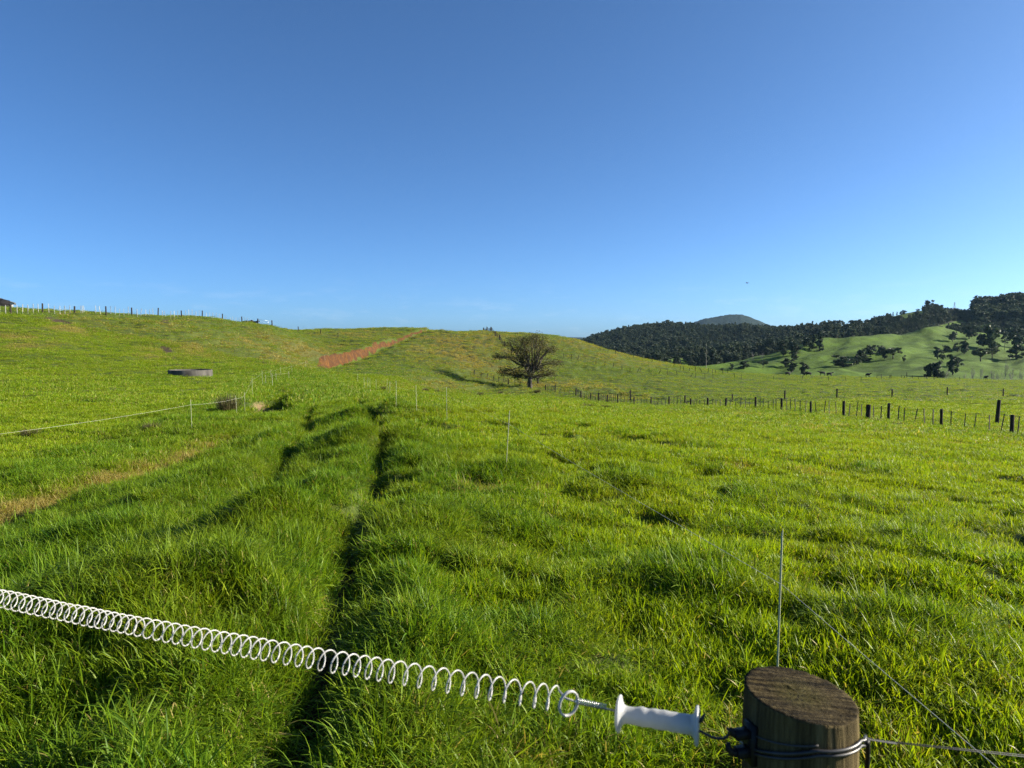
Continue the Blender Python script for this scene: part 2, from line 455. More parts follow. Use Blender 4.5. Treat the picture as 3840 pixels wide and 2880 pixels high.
def ground_material():
    m, nt, out = mat('pasture_ground'); g = G(nt)
    pos = g.n('ShaderNodeNewGeometry').outputs['Position']
    dry, soil, rock = g.attr('dry'), g.attr('soil'), g.attr('rock')
    fine = g.noise(pos, 3.0, 5, .7); mid = g.noise(pos, .35, 4, .6); grit = g.noise(pos, 25., 3, .7)
    col = g.ramp(fine, [(.25, (.026, .040, .006)), (.5, (.045, .070, .008)), (.75, (.072, .100, .011))])
    col = g.mix(g.math('MULTIPLY', mid, .5), col, (.075, .10, .018))
    dc = g.ramp(fine, [(.25, (.055, .052, .012)), (.55, (.10, .088, .022)), (.8, (.15, .125, .04))])
    df = g.math('MULTIPLY', dry, g.ramp(g.noise(pos, .9, 4, .7), [(.3, (.35,) * 3), (.62, (1,) * 3)]))
    col = g.mix(df, col, dc)
    sc = g.ramp(fine, [(.25, (.040, .016, .004)), (.5, (.100, .043, .008)), (.75, (.155, .075, .018))])
    gul = g.noise(g.n('ShaderNodeMapping', {'Vector': pos, 'Scale': (1.1, 1.1, .25)}).outputs[0], 1.6, 4, .7)
    sc = g.mix(g.ramp(gul, [(.42, (.85,) * 3), (.58, (0,) * 3)]), sc, (.040, .018, .009))
    sf = g.math('MULTIPLY', g.math('SUBTRACT', g.math('ADD', soil, g.math('MULTIPLY', fine, .5)), .62), 6., True)
    col = g.mix(sf, col, sc)
    bare = g.attr('bare')
    bf = g.math('MULTIPLY', g.math('SUBTRACT', g.math('ADD', bare, g.math('MULTIPLY', fine, .6)), .70), 6., True)
    col = g.mix(bf, col, g.ramp(grit, [(.3, (.022, .016, .009)), (.7, (.070, .052, .030))]))
    rc = g.ramp(grit, [(.3, (.085, .055, .024)), (.7, (.24, .18, .092))])
    col = g.mix(g.math('MULTIPLY', g.math('SUBTRACT', g.math('ADD', rock, g.math('MULTIPLY', fine, .5)), .6), 6., True), col, rc)
    nrm = g.bump(g.math('ADD', fine, g.math('MULTIPLY', grit, .3)), .55, .12)
    nt.links.new(g.bsdf(col, .85, .15, 0, nrm), out.inputs[0])
    return m

def hill_material(name, green, forest=None):
    m, nt, out = mat(name); g = G(nt)
    pos = g.n('ShaderNodeNewGeometry').outputs['Position']
    f = g.noise(pos, .06, 5, .62); f2 = g.noise(pos, .5, 4, .7)
    st = g.n('ShaderNodeMapping', {'Vector': pos, 'Scale': (.012, .012, .35), 'Rotation': (.0, .05, 0)}).outputs[0]
    tr = g.noise(st, 1.0, 4, .6)
    col = g.ramp(f, [(.3, tuple(c * .7 for c in green)), (.7, tuple(c * 1.25 for c in green))])
    col = g.mix(g.math('MULTIPLY', g.ramp(f2, [(.45, (0,) * 3), (.75, (1,) * 3)]), .35), col, (.10, .105, .03))
    col = g.mix(g.math('MULTIPLY', g.ramp(tr, [(.52, (0,) * 3), (.62, (1,) * 3)]), .30), col, (.045, .06, .02))
    if forest:
        fo = g.attr('forest')
        col = g.mix(fo, col, forest)
    nrm = g.bump(g.math('ADD', g.math('MULTIPLY', f2, .6), g.noise(pos, .12, 4, .6)), .6, 1.6)
    nt.links.new(g.bsdf(col, .9, .1, 0, nrm), out.inputs[0])
    return m

def foliage_material(name, c1, c2, transl=.25, scale=.9):
    m, nt, out = mat(name); g = G(nt)
    pos = g.n('ShaderNodeTexCoord').outputs['Object']
    rn = g.n('ShaderNodeObjectInfo').outputs['Random']
    bv = g.attr('bv')
    f = g.math('ADD', g.math('MULTIPLY', g.noise(pos, scale, 3, .6), .55), g.math('MULTIPLY', bv, .45))
    col = g.ramp(f, [(.25, c1), (.72, c2)])
    col = g.mix(g.math('MULTIPLY', rn, .35), col, tuple(c * q for c, q in zip(c1, (1.5, 1.1, 1.0))))
    p = g.bsdf(col, .6, .25)
    t = g.n('ShaderNodeBsdfTranslucent', {'Color': col}).outputs[0]
    nt.links.new(g.n('ShaderNodeMixShader', {'Fac': transl, 1: p, 2: t}).outputs[0], out.inputs[0])
    return m

M_GRASS = grass_material()
M_GROUND = ground_material()
M_HILL = hill_material('hill_pasture', (.058, .108, .008), (.020, .027, .013))
M_MOUNT = simple('mountain_bush', (.006, .012, .008), (.020, .030, .018), .03, .95, .05, 0, .9, 9, (1, 1, 1), 'Object')
M_WOOD = simple('weathered_post_wood', (.010, .008, .006), (.050, .042, .032), 6, .85, .2, 0, .5, .02, (6, 6, .8), 'Object')
M_BATTEN = simple('grey_batten_wood', (.045, .040, .032), (.13, .118, .098), 9, .85, .2, 0, .3, .01, (5, 5, 1))
M_PALE = simple('pale_batten_wood', (.27, .27, .24), (.46, .46, .42), 9, .75, .25, 0, .2, .01, (5, 5, 1))
M_STAKE = simple('white_fibreglass', (.29, .30, .19), (.40, .41, .27), 14, .45, .4)
M_TWINE = simple('white_electric_twine', (.34, .35, .26), (.50, .50, .42), 60, .6, .3)
M_WIRE = simple('dull_fence_wire', (.025, .025, .026), (.07, .07, .07), 30, .65, .3, .1)
M_GALV = simple('galvanised_steel', (.30, .31, .33), (.55, .56, .58), 40, .35, .5, .9, .15, .001)
M_BLACK = simple('black_plastic', (.006, .006, .006), (.016, .016, .016), 60, .5, .18, 0, .1, .001)
M_CONC = simple('grey_concrete', (.035, .033, .029), (.115, .108, .094), 2.2, .9, .15, 0, .4, .02, (1, 1, .35))
M_BARK = simple('dark_bark', (.030, .025, .020), (.14, .12, .098), 3, .9, .15, 0, .6, .05, (3, 3, .6))
M_PALEBARK = simple('pale_grey_bark', (.16, .145, .12), (.36, .34, .29), 3, .9, .15, 0, .4, .05, (3, 3, .7))
M_COW = simple('black_hide', (.006, .005, .005), (.018, .015, .013), 4, .55, .3)
M_COWW = simple('black_white_hide', (.010, .009, .008), (.024, .021, .019), 4, .55, .3)
M_WHITE = simple('white_painted_wall', (.42, .43, .44), (.52, .53, .54), 3, .6, .3)
M_ROOF = simple('grey_roof_iron', (.16, .17, .18), (.30, .31, .32), 4, .45, .4, .4, .2, .02, (14, 1, 1))
M_TANK = simple('black_tank_plastic', (.006, .006, .007), (.014, .014, .015), 2, .75, .12, 0)
M_STEEL = simple('lattice_steel', (.20, .21, .22), (.34, .35, .36), 3, .5, .4, .5)
M_BIRD = simple('dark_feathers', (.02, .018, .016), (.06, .055, .05), 30, .7, .2)

# ------------------------------------------------------------------ ground sheet (structure)
def blob(u, v, lst):
    s = np.zeros(u.shape)
    for cu, cv, ru, rv, a in lst:
        s = np.maximum(s, a * np.exp(-((u - cu) / ru) ** 2 - ((v - cv) / rv) ** 2))
    return s
DRYB = [(480,352,55,20,.95),(440,345,40,14,.7),(500,368,45,14,.8),(230,345,75,16,.72),(300,352,55,14,.72),(60,330,60,14,.65),(35,338,50,10,.7),(170,352,40,8,.75),
        (150,325,70,8,.4),(360,335,60,6,.45),(570,345,50,8,.6),(615,355,45,7,.55),(650,363,40,5,.4),(25,345,40,5,.6),(540,385,90,6,.5),(430,385,60,8,.4),(620,396,30,4,.4)]
BAREB = [(57,321,8,1.9,1.),(48,318.2,6,1.3,.95),(66,323.2,6,1.8,1.),(164.5,321.3,5,1.9,1.),(167,350,7,3.0,1.),(163,347.5,4,1.6,.9),(560,361.5,4,1.2,.9)]

def masks(x, y, z):
    u, v = proj(x, y, z)
    inf = (y > 3) & (u > -300) & (u < 1400)
    n = fbm(x / 5, y / 5, 40, 3)
    dry = np.where(inf & (y > 50), blob(u, v, DRYB), 0) * (.45 + .95 * sstep(-.25, .3, n + .6 * fbm(x / 2.2, y / 3, 41, 2)))
    d, s, p = pdist(x, y, DRAIN)
    dry = np.maximum(dry, 1.2 * np.exp(-((d * s - .15) / .75) ** 2) * sstep(1, .75, p) * (.85 + .4 * vn(x / .7, y / .7, 151)))
    dry = np.maximum(dry, .55 * sstep(.28, .6, fbm(x / 1.7, y / 1.7, 77, 3)) * (x > -1) * (y < 60))
    bare = np.where(inf & (y > 50), blob(u, v, BAREB), 0)
    d, s, p = pdist(x, y, RUT)
    bare = np.maximum(bare, .9 * np.exp(-(d / .10) ** 2) * (y < 7))
    d, s, p = pdist(x, y, [((ray(cu, cv)[0]) * Yc, Yc) for cu, cv, Yc in CUTLINE])
    sd = d * s + .35 * vn(x / 1.3, y / 2.1, 56)
    soil = sstep(-.75 + .5 * p, -.4 + .35 * p, sd) * sstep(.60 - .42 * sstep(.3, .75, p), .30 - .25 * sstep(.3, .75, p), sd) * sstep(.0, .06, p) * sstep(1., .93, p) * (y > 95)
    d, s, p = pdist(x, y, DITCH)
    rock = np.exp(-((d * s - .35) / .75) ** 2) * sstep(.85, .6, p) * sstep(.0, .06, p)
    bare = np.maximum(bare, sstep(.95, .6, d) * sstep(.0, .08, p) * sstep(.8, .66, p))
    return np.clip(dry, 0, 1), np.clip(bare, 0, 1), soil, np.clip(rock, 0, 1)

def grid_sheet(name, ts, Ys, zf, M, attrs=None, xscale=None):
    Yg, Tg = np.meshgrid(Ys, ts, indexing='ij')
    X = Tg * (xscale(Yg) if xscale else Yg)
    Z = zf(X.ravel(), Yg.ravel())
    V = np.stack([X.ravel(), Yg.ravel(), Z], 1)
    nr, nc = len(Ys), len(ts)
    i = (np.arange(nr - 1)[:, None] * nc + np.arange(nc - 1)[None]).ravel()
    F = np.stack([i, i + 1, i + nc + 1, i + nc], 1)
    me = mesh(name, V, F, [M], True)
    if attrs:
        for k, a in attrs(V[:, 0], V[:, 1], V[:, 2]).items():
            me.attributes.new(k, 'FLOAT', 'POINT').data.foreach_set('value', a.astype(np.float32))
    o = ob(name, me)
    return tag(o, kind='structure')

tfine = np.linspace(-.86, .86, 640)
tout = np.concatenate([np.linspace(-6, -1.6, 10), np.linspace(-1.5, -.88, 60)])
ts = np.concatenate([tout, tfine, -tout[::-1]])
Ys = np.concatenate([np.linspace(-60, 1.2, 50)[:-1], np.exp(np.linspace(math.log(1.2), math.log(380), 760)), np.exp(np.linspace(math.log(400), math.log(14000), 30))])
def gattr(x, y, z):
    d, b, s, r = masks(x, y, z)
    return {'dry': d, 'bare': b, 'soil': s, 'rock': r}
ground = grid_sheet('ground', ts, Ys, H, M_GROUND, gattr, lambda Y: np.maximum(Y, 11.0))

# ------------------------------------------------------------------ hills across the valley
HILLS = {
 480: [(300,-30),(900,-30),(1500,-24),(2600,-30)],
 540: [(300,-27),(900,-26),(1200,-20),(1500,-16),(1900,-26),(2600,-30)],
 579: [(300,-26),(480,-24),(900,-20),(1100,-17),(1300,-11),(1500,-5),(1800,-18),(2600,-30)],
 604: [(300,-25),(480,-22),(900,-19),(1100,-11),(1300,4),(1500,14),(1800,0),(2600,-30)],
 630: [(300,-25),(480,-20),(600,-21),(900,-17),(1100,-5),(1300,14),(1500,24.5),(1800,10),(2600,-30)],
 670: [(300,-25),(420,-18.5),(480,-17),(560,-19),(900,-15),(1100,0),(1300,22),(1500,34),(1800,20),(2600,-30)],
 707: [(300,-25),(400,-19),(480,-15.5),(560,-17),(700,-17),(900,-13),(1100,0),(1300,18),(1500,27),(1800,15),(2600,-30)],
 775: [(300,-24),(350,-18.5),(400,-17),(480,-13),(560,-8),(640,-9),(800,-10),(1000,2),(1200,12),(1500,24),(1800,15),(2600,-30)],
 825: [(300,-24),(350,-18),(400,-16),(480,-9.5),(550,-3.5),(600,2.2),(680,-2),(800,5),(1000,16.5),(1100,18),(1300,16),(1500,19),(1800,15),(2600,-30)],
 860: [(300,-24),(350,-18),(400,-15.5),(480,-9.5),(550,-3),(630,4.3),(700,0),(850,12),(1000,22.8),(1200,22),(1500,20),(2600,-30)],
 900: [(300,-24),(350,-18),(400,-15.5),(480,-9),(560,-1),(640,6.5),(672,8),(740,4),(870,22),(1000,38),(1200,38),(1500,30),(2600,-30)],
 923: [(300,-24),(350,-18),(400,-15.5),(480,-9.5),(560,-2),(630,6),(680,14.3),(740,8),(870,25),(1000,44),(1200,43),(1500,30),(2600,-30)],
 945: [(300,-24),(350,-18),(400,-15.5),(480,-9),(560,-1),(630,6),(684,13),(740,10),(870,26),(1000,46),(1200,45),(1500,30),(2600,-30)],
 976: [(300,-24),(350,-18),(400,-15.5),(480,-9),(560,-2),(630,4.5),(690,10.4),(740,9),(870,26),(1000,44),(1200,44),(1500,30),(2600,-30)],
 1024:[(300,-24),(350,-18.5),(400,-16),(480,-9),(560,-3),(630,2),(700,6.8),(760,8),(870,27),(1000,50),(1200,52),(1500,40),(2600,-30)],
 1300:[(300,-26),(350,-20),(400,-17),(480,-10),(560,-3),(700,8),(760,10),(870,28),(1000,50),(1200,55),(1500,40),(2600,-30)],
 1700:[(300,-30),(480,-14),(700,5),(1000,45),(1500,30),(2600,-30)],
}
hill_table = Table(HILLS, 300., 2600.)
def HH(x, y):
    x = np.asarray(x, float); y = np.asarray(y, float)
    z = hill_table(x / y, y)
    a = sstep(310, 420, y)
    return z + a * (6.0 * fbm((.72 * x - .7 * y) / 26, (.7 * x + .72 * y) / 95, 66, 3) * sstep(1000, 800, y) + 9. * fbm((x - .4 * y) / 95, y / 210, 68, 2) * sstep(900, 1100, y) * sstep(1430, 1250, y) + 1.3 * fbm(x / 55, y / 70, 60, 4) + .35 * fbm(x / 14, y / 18, 64, 3)) * sstep(2500, 2000, y)
def HH1(x, y): return float(HH(np.array([x]), np.array([y]))[0])
def hhit(u, v, y0=320., y1=1900.):
    rx, rz = ray(u, v)
    Y = np.exp(np.linspace(math.log(y0), math.log(y1), 1500))
    d = EYE + Y * rz - HH(Y * rx, Y)
    k = int(np.argmax(d < 0)) if (d < 0).any() else int(np.argmin(d / Y))
    return Y[k] * rx, Y[k]

def inpoly(u, v, poly):
    c = np.zeros(u.shape, bool); n = len(poly)
    for i in range(n):
        x1, y1 = poly[i]; x2, y2 = poly[(i + 1) % n]
        if y1 == y2: continue
        c ^= ((y1 > v) != (y2 > v)) & (u < (x2 - x1) * (v - y1) / (y2 - y1) + x1)
    return c
OPEN = [[(889,317.5),(898,313.5),(906,309.5),(921,309.5),(924,313),(915,317),(905,319.5),(895,319.5)],
        [(936,326.5),(950,322.5),(962,320),(966,323),(962,327.5),(948,330),(940,330)],
        [(795,339.5),(812,335),(828,332),(850,326.5),(862,324.5),(866,325.5),(852,329.5),(843,334.5),(826,339.5),(812,341)],
        [(985,323),(1000,320.5),(1000,323.5),(986,326)],
        [(660,368),(662,362),(668,358),(684,358.5),(690,364),(684,369)]]
def forest_mask(x, y):
    z = HH(x, y); u, v = proj(x, y, z)
    green_crest = np.interp(u, [500,640,707,775,825,860,900,923,976,1024,1400], [700,640,560,640,690,720,745,745,760,775,800])
    m = (y > green_crest)
    for p in OPEN: m &= ~inpoly(u, v, p)
    return m & (y < 1650)
def hattr(x, y, z):
    return {'forest': forest_mask(x, y).astype(float)}
hts = np.concatenate([np.linspace(-.12, .1, 40)[:-1], np.linspace(.1, .76, 420), np.linspace(.77, 1.6, 50)])
hYs = np.exp(np.linspace(math.log(300), math.log(2600), 420))
hills = grid_sheet('hills', hts, hYs, HH, M_HILL, hattr)

def HM(x, y):
    t = 512 + FPX * x / y
    sil = np.interp(t, [-900,300,560,600,640,675,693,706,718,730,740,749,760,766,780,800,830,1000,1500],
                    [337,336.5,337,338.5,338,331,322.3,318.2,316.8,314.8,314.7,317.5,322,324.6,329,333,335,336,336])
    top = EYE + 5000 * (342 - sil) / 710 * 1.0
    top = top + 3 * fbm(x / 90, y / 120, 90, 4) + 6 * fbm(x / 260, y / 200, 92, 3) + 4.5 * fbm(x / 16, y / 40, 95, 2)
    w = np.exp(-((y - 5000) / 900.) ** 2)
    return -40 + (top + 40) * w
mts = np.concatenate([np.linspace(-1.4, .1, 60)[:-1], np.linspace(.1, .5, 330), np.linspace(.51, 1.6, 60)])
mountain = grid_sheet('mountain', mts, np.linspace(3200, 6800, 120), HM, M_MOUNT)

# ------------------------------------------------------------------ grass: tuft shapes, then points over the pasture
store = bpy.data.collections.new('tuft_shapes')          # holds the shapes that the grass repeats

def blades(n, rad, L0, L1, wid, seg, droop, deadp, r, lean=.35, spread=1.0):
    """n curved ribbons rooted in a disc"""
    ph = r.uniform(0, 2 * np.pi, n); q = rad * np.sqrt(r.uniform(0, 1, n))
    root = np.stack([q * np.cos(ph), q * np.sin(ph), np.full(n, -.02)], 1)
    hd = ph * spread + r.normal(0, 1.1, n) + (1 - spread) * r.uniform(0, 6.28, n)
    L = r.uniform(L0, L1, n) * (.75 + .35 * r.random(n))
    a0 = np.abs(r.normal(0, lean, n)); a1 = np.abs(r.normal(droop, droop * .55, n))
    w = wid * r.uniform(.6, 1.25, n)
    P = [root]; cur = root.copy()
    for k in range(seg):
        a = a0 + a1 * ((k + .6) / seg) ** 1.4
        cur = cur + (L / seg)[:, None] * np.stack([np.sin(a) * np.cos(hd), np.sin(a) * np.sin(hd), np.cos(a)], 1)
        P.append(cur.copy())
    tw = hd + np.pi / 2 + r.normal(0, .7, n)
    side = np.stack([np.cos(tw), np.sin(tw), r.normal(0, .15, n)], 1)
    V = []; 
    for k in range(seg + 1):
        s = k / seg
        ww = (w * (.55 + .9 * s) if s < .5 else w * (1 - ((s - .5) / .5) ** 1.6) + 2e-4)[:, None] * .5
        V += [P[k] - side * ww, P[k] + side * ww]
    V = np.stack(V, 1)                                    # n, 2(seg+1), 3
    m = 2 * (seg + 1)
    f = np.array([[2 * k, 2 * k + 1, 2 * k + 3, 2 * k + 2] for k in range(seg)])
    F = (np.arange(n)[:, None, None] * m + f[None]).reshape(-1, 4)
    bv = np.repeat(np.clip(r.normal(.5, .26, n), 0, 1), m)
    dead = np.repeat((r.random(n) < deadp).astype(float), m)
    return V.reshape(-1, 3), F, bv, dead

def tuft(name, parts):
    Vs, Fs, b, d, k = [], [], [], [], 0
    for V, F, bv, de in parts:
        Vs.append(V); Fs.append(F + k); b.append(bv); d.append(de); k += len(V)
    me = mesh(name, np.concatenate(Vs), np.concatenate(Fs), [M_GRASS], True)
    me.attributes.new('bv', 'FLOAT', 'POINT').data.foreach_set('value', np.concatenate(b).astype(np.float32))
    me.attributes.new('dead', 'FLOAT', 'POINT').data.foreach_set('value', np.concatenate(d).astype(np.float32))
    o = bpy.data.objects.new(name, me); store.objects.link(o)

tr = np.random.default_rng(5)
names = 'abcdefghijklmnopqrstuvwxyz'
kinds = []
def add_kind(key, count, fn):
    ids = []
    for _ in range(count):
        i = len(kinds); kinds.append(key); ids.append(i)
        tuft('tuft_' + names[i], fn())
    return ids
K = {}
K['tall'] = add_kind('tall', 5, lambda: [blades(30, .10, .10, .24, .0078, 5, 1.3, .02, tr, .6, .5), blades(20, .12, .06, .15, .0068, 3, .6, .18, tr, .85, .2), blades(2, .10, .22, .34, .0090, 5, .8, .0, tr, .95, .1)])
K['short'] = add_kind('short', 5, lambda: [blades(28, .10, .06, .16, .0082, 4, .6, .04, tr, .38, .4), blades(18, .12, .04, .10, .0050, 3, .8, .40, tr, .95, .2)])
K['weed'] = add_kind('weed', 2, lambda: [blades(13, .03, .07, .13, .024, 4, 1.25, .04, tr, .7, .9), blades(12, .09, .05, .09, .016, 3, 1.3, .0, tr, .6, .6)])
K['midtall'] = add_kind('midtall', 3, lambda: [blades(44, .20, .11, .25, .011, 3, 1.05, .05, tr, .55, .5), blades(14, .22, .1, .2, .012, 2, .6, .25, tr, .7)])
K['midshort'] = add_kind('midshort', 3, lambda: [blades(50, .22, .07, .155, .011, 3, .5, .07, tr, .3), blades(14, .22, .04, .08, .011, 2, .7, .3, tr, .8)])
K['far'] = add_kind('far', 3, lambda: [blades(80, .55, .06, .14, .022, 2, .6, .08, tr, .4)])
K['hill'] = add_kind('hill', 3, lambda: [blades(90, 1.1, .06, .14, .055, 2, .7, .10, tr, .45)])
K['drytuft'] = add_kind('drytuft', 2, lambda: [blades(60, .45, .14, .38, .05, 2, 1.0, .45, tr, .5)])

def lushness(x, y):
    """0 grazed short sward .. 1 tall rank verge"""
    d, s, p = pdist(x, y, RUT)
    sd = d * s
    verge = sstep(-2.6, -.8, sd) * sstep(9.5, 7.0, sd)
    verge = np.where(y < 6, np.maximum(verge, sstep(-2.8, -1.0, sd)), verge)
    n = fbm(x / .85, y / .85, 31, 3); n2 = fbm(x / 3.1, y / 3.1, 35, 2)
    clump = sstep(.22, .42, n + .25 * n2)
    l = np.maximum(.82 * verge + .18 * verge * n2, .75 * clump)
    for mx, my, mr, mh in MOUNDS:
        l = np.maximum(l, 1.1 * np.exp(-((x - mx) ** 2 + (y - my) ** 2) / mr ** 2))
    rut = np.exp(-(d / .17) ** 2)
    pit = sstep(.16, .42, fbm(x / .95, y / .95, 45, 2)) * (y < 45)
    ring = np.exp(-((fbm(x / .95, y / .95, 45, 2) - .08) / .07) ** 2)
    l = np.where(x + .12 * y > -1.5, l * (1 - .7 * pit) + .30 * ring, l)
    return np.clip(l, 0, 1.1), rut

def wedge(n, y0, y1, r, tmax=.92, pad=1.6):
    u = r.random(n)
    Y = np.sqrt(y0 ** 2 + u * (y1 ** 2 - y0 ** 2))
    X = (r.random(n) * 2 - 1) * (tmax * Y + pad)
    return X, Y
pts = []
def scatter(n, y0, y1, fn, r=np.random.default_rng(3)):
    X, Y = wedge(n, y0, y1, r)
    Z = H(X, Y)
    dry, bare, soil, rock = masks(X, Y, Z)
    l, rut = lushness(X, Y)
    keep = (r.random(n) > np.maximum.reduce([sstep(.25, .5, bare), soil * 1.3, rock, rut * .85 * (Y < 40)])) & (np.hypot(X - .455, Y - 1.08) > .10)
    idx, sc, sz, dr, hue, lean = fn(X, Y, Z, dry, l, r)
    ok = keep & (idx >= 0)
    rot = np.stack([r.normal(0, 1, n) * lean, r.normal(0, 1, n) * lean, r.uniform(0, 6.283, n)], 1)
    pts.append(tuple(a[ok] for a in (np.stack([X, Y, Z], 1), rot, np.stack([sc, sc, sz], 1), idx, dr, hue)))
def pick(ids, n, r): return np.array(ids)[r.integers(0, len(ids), n)]

def near_fn(X, Y, Z, dry, l, r):
    n = len(X)
    l = l * (1 - .8 * dry * (X < -4)); t = r.random(n) < l * 1.15
    idx = np.where(t, pick(K['tall'], n, r), pick(K['short'], n, r))
    idx = np.where((r.random(n) < .05) & ~t, pick(K['weed'], n, r), idx)
    sc = np.where(t, r.uniform(.75, 1.15, n), r.uniform(.8, 1.25, n))
    sz = sc * np.where(t, .55 + .5 * l, .85 + .5 * l)
    hue = np.clip(1.0 - l * .75 + r.normal(0, .18, n) + .25 * sstep(-1, 4, X), 0, 1)
    dr = np.clip(dry * .9 + r.normal(0, .04, n), 0, 1) * (r.random(n) < .35 + dry)
    gap = fbm(X / .30, Y / .30, 131, 2)
    thin = (r.random(n) < np.where(t, 1., .95)) & (gap < .46 + .25 * t)
    sz = sz * (1 - .35 * sstep(.0, .34, gap)) * (1 + .25 * sstep(.1, .5, -gap))
    return np.where(thin, idx, -1), sc, sz, dr, hue, .16
def mid_fn(X, Y, Z, dry, l, r):
    n = len(X)
    l = l * (1 - .8 * dry * (X < -4)); t = r.random(n) < l * 1.1
    idx = np.where(t, pick(K['midtall'], n, r), pick(K['midshort'], n, r))
    sc = r.uniform(.8, 1.25, n)
    sz = sc * np.where(t, .6 + .45 * l, .9 + .4 * l)
    hue = np.clip(1.0 - l * .7 + r.normal(0, .18, n) + .2 * sstep(-4, 8, X), 0, 1)
    dr = np.clip(dry * .85, 0, 1) * (r.random(n) < .3 + dry)
    return idx, sc, sz, dr, hue, .14
def far_fn(X, Y, Z, dry, l, r):
    n = len(X)
    sc = r.uniform(.7, 1.3, n); sz = sc * (.8 + .8 * l) * (1 + .35 * dry)
    hue = np.clip(.80 - .5 * l + r.normal(0, .2, n) + .25 * fbm(X / 9, Y / 14, 91, 2), 0, 1)
    return pick(K['far'], n, r), sc, sz, np.clip(dry * .8 + r.normal(0, .1, n), 0, 1), hue, .12
def hill_fn(X, Y, Z, dry, l, r):
    n = len(X)
    t = r.random(n) < dry * 1.0
    idx = np.where(t, pick(K['drytuft'], n, r), pick(K['hill'], n, r)); dry = np.clip(dry * 1.25, 0, 1)
    sc = r.uniform(.6, 1.25, n) * np.where(t, .9, 1.)
    sz = sc * np.where(t, 1.1, .8) 
    hue = np.clip(.30 + .7 * dry + r.normal(0, .2, n) + .3 * fbm(X / 14, Y / 20, 92, 2), 0, 1)
    return idx, sc, sz, np.clip(dry * .75 + r.normal(0, .15, n), 0, 1), hue, .1
scatter(34000, .8, 8.0, near_fn)
scatter(46000, 7.5, 16.0, near_fn)
scatter(42000, 15, 34, mid_fn)
scatter(60000, 31, 85, far_fn)
scatter(70000, 80, 235, hill_fn)
PT = [np.concatenate([p[k] for p in pts]) for k in range(6)]

gm = bpy.data.meshes.new('grass')
gm.vertices.add(len(PT[0])); gm.vertices.foreach_set('co', PT[0].astype(np.float32).ravel())
for k, (nm, typ, key) in enumerate((('rot', 'FLOAT_VECTOR', 'vector'), ('scl', 'FLOAT_VECTOR', 'vector'), ('idx', 'INT', 'value'), ('dry', 'FLOAT', 'value'), ('hue', 'FLOAT', 'value'))):
    a = PT[k + 1]
    gm.attributes.new(nm, typ, 'POINT').data.foreach_set(key, (a.astype(np.int32) if typ == 'INT' else a.astype(np.float32)).ravel())

def scatter_nodes(name, coll):
    ng = bpy.data.node_groups.new(name, 'GeometryNodeTree')
    ng.interface.new_socket('Geometry', in_out='INPUT', socket_type='NodeSocketGeometry')
    ng.interface.new_socket('Geometry', in_out='OUTPUT', socket_type='NodeSocketGeometry')
    N, L = ng.nodes, ng.links
    gi, go = N.new('NodeGroupInput'), N.new('NodeGroupOutput')
    ci = N.new('GeometryNodeCollectionInfo')
    ci.inputs['Collection'].default_value = coll
    ci.inputs['Separate Children'].default_value = True
    ci.inputs['Reset Children'].default_value = True
    ip = N.new('GeometryNodeInstanceOnPoints')
    ip.inputs['Pick Instance'].default_value = True
    def na(nm, typ):
        n = N.new('GeometryNodeInputNamedAttribute'); n.data_type = typ; n.inputs['Name'].default_value = nm
        return n.outputs['Attribute']
    L.new(gi.outputs[0], ip.inputs['Points'])
    L.new(ci.outputs[0], ip.inputs['Instance'])
    L.new(na('idx', 'INT'), ip.inputs['Instance Index'])
    L.new(na('rot', 'FLOAT_VECTOR'), ip.inputs['Rotation'])
    L.new(na('scl', 'FLOAT_VECTOR'), ip.inputs['Scale'])
    L.new(ip.outputs[0], go.inputs[0])
    return ng
grass = ob('grass', gm)
grass.modifiers.new('scatter', 'NODES').node_group = scatter_nodes('grass_scatter', store)
tag(grass, 'green pasture grass, long and rank beside the track and grazed shorter on the right', 'grass', kind='stuff')

# ------------------------------------------------------------------ foreground: post, tie wires, insulator
def P(u, v, Y):
    x, z = ray(u, v)
    return np.array([Y * x, Y, EYE + Y * z])
PX, PY, PR = P(800, 694, 1.08)[0], 1.08, .0850
PTOP = P(800, 694, 1.08)[2]

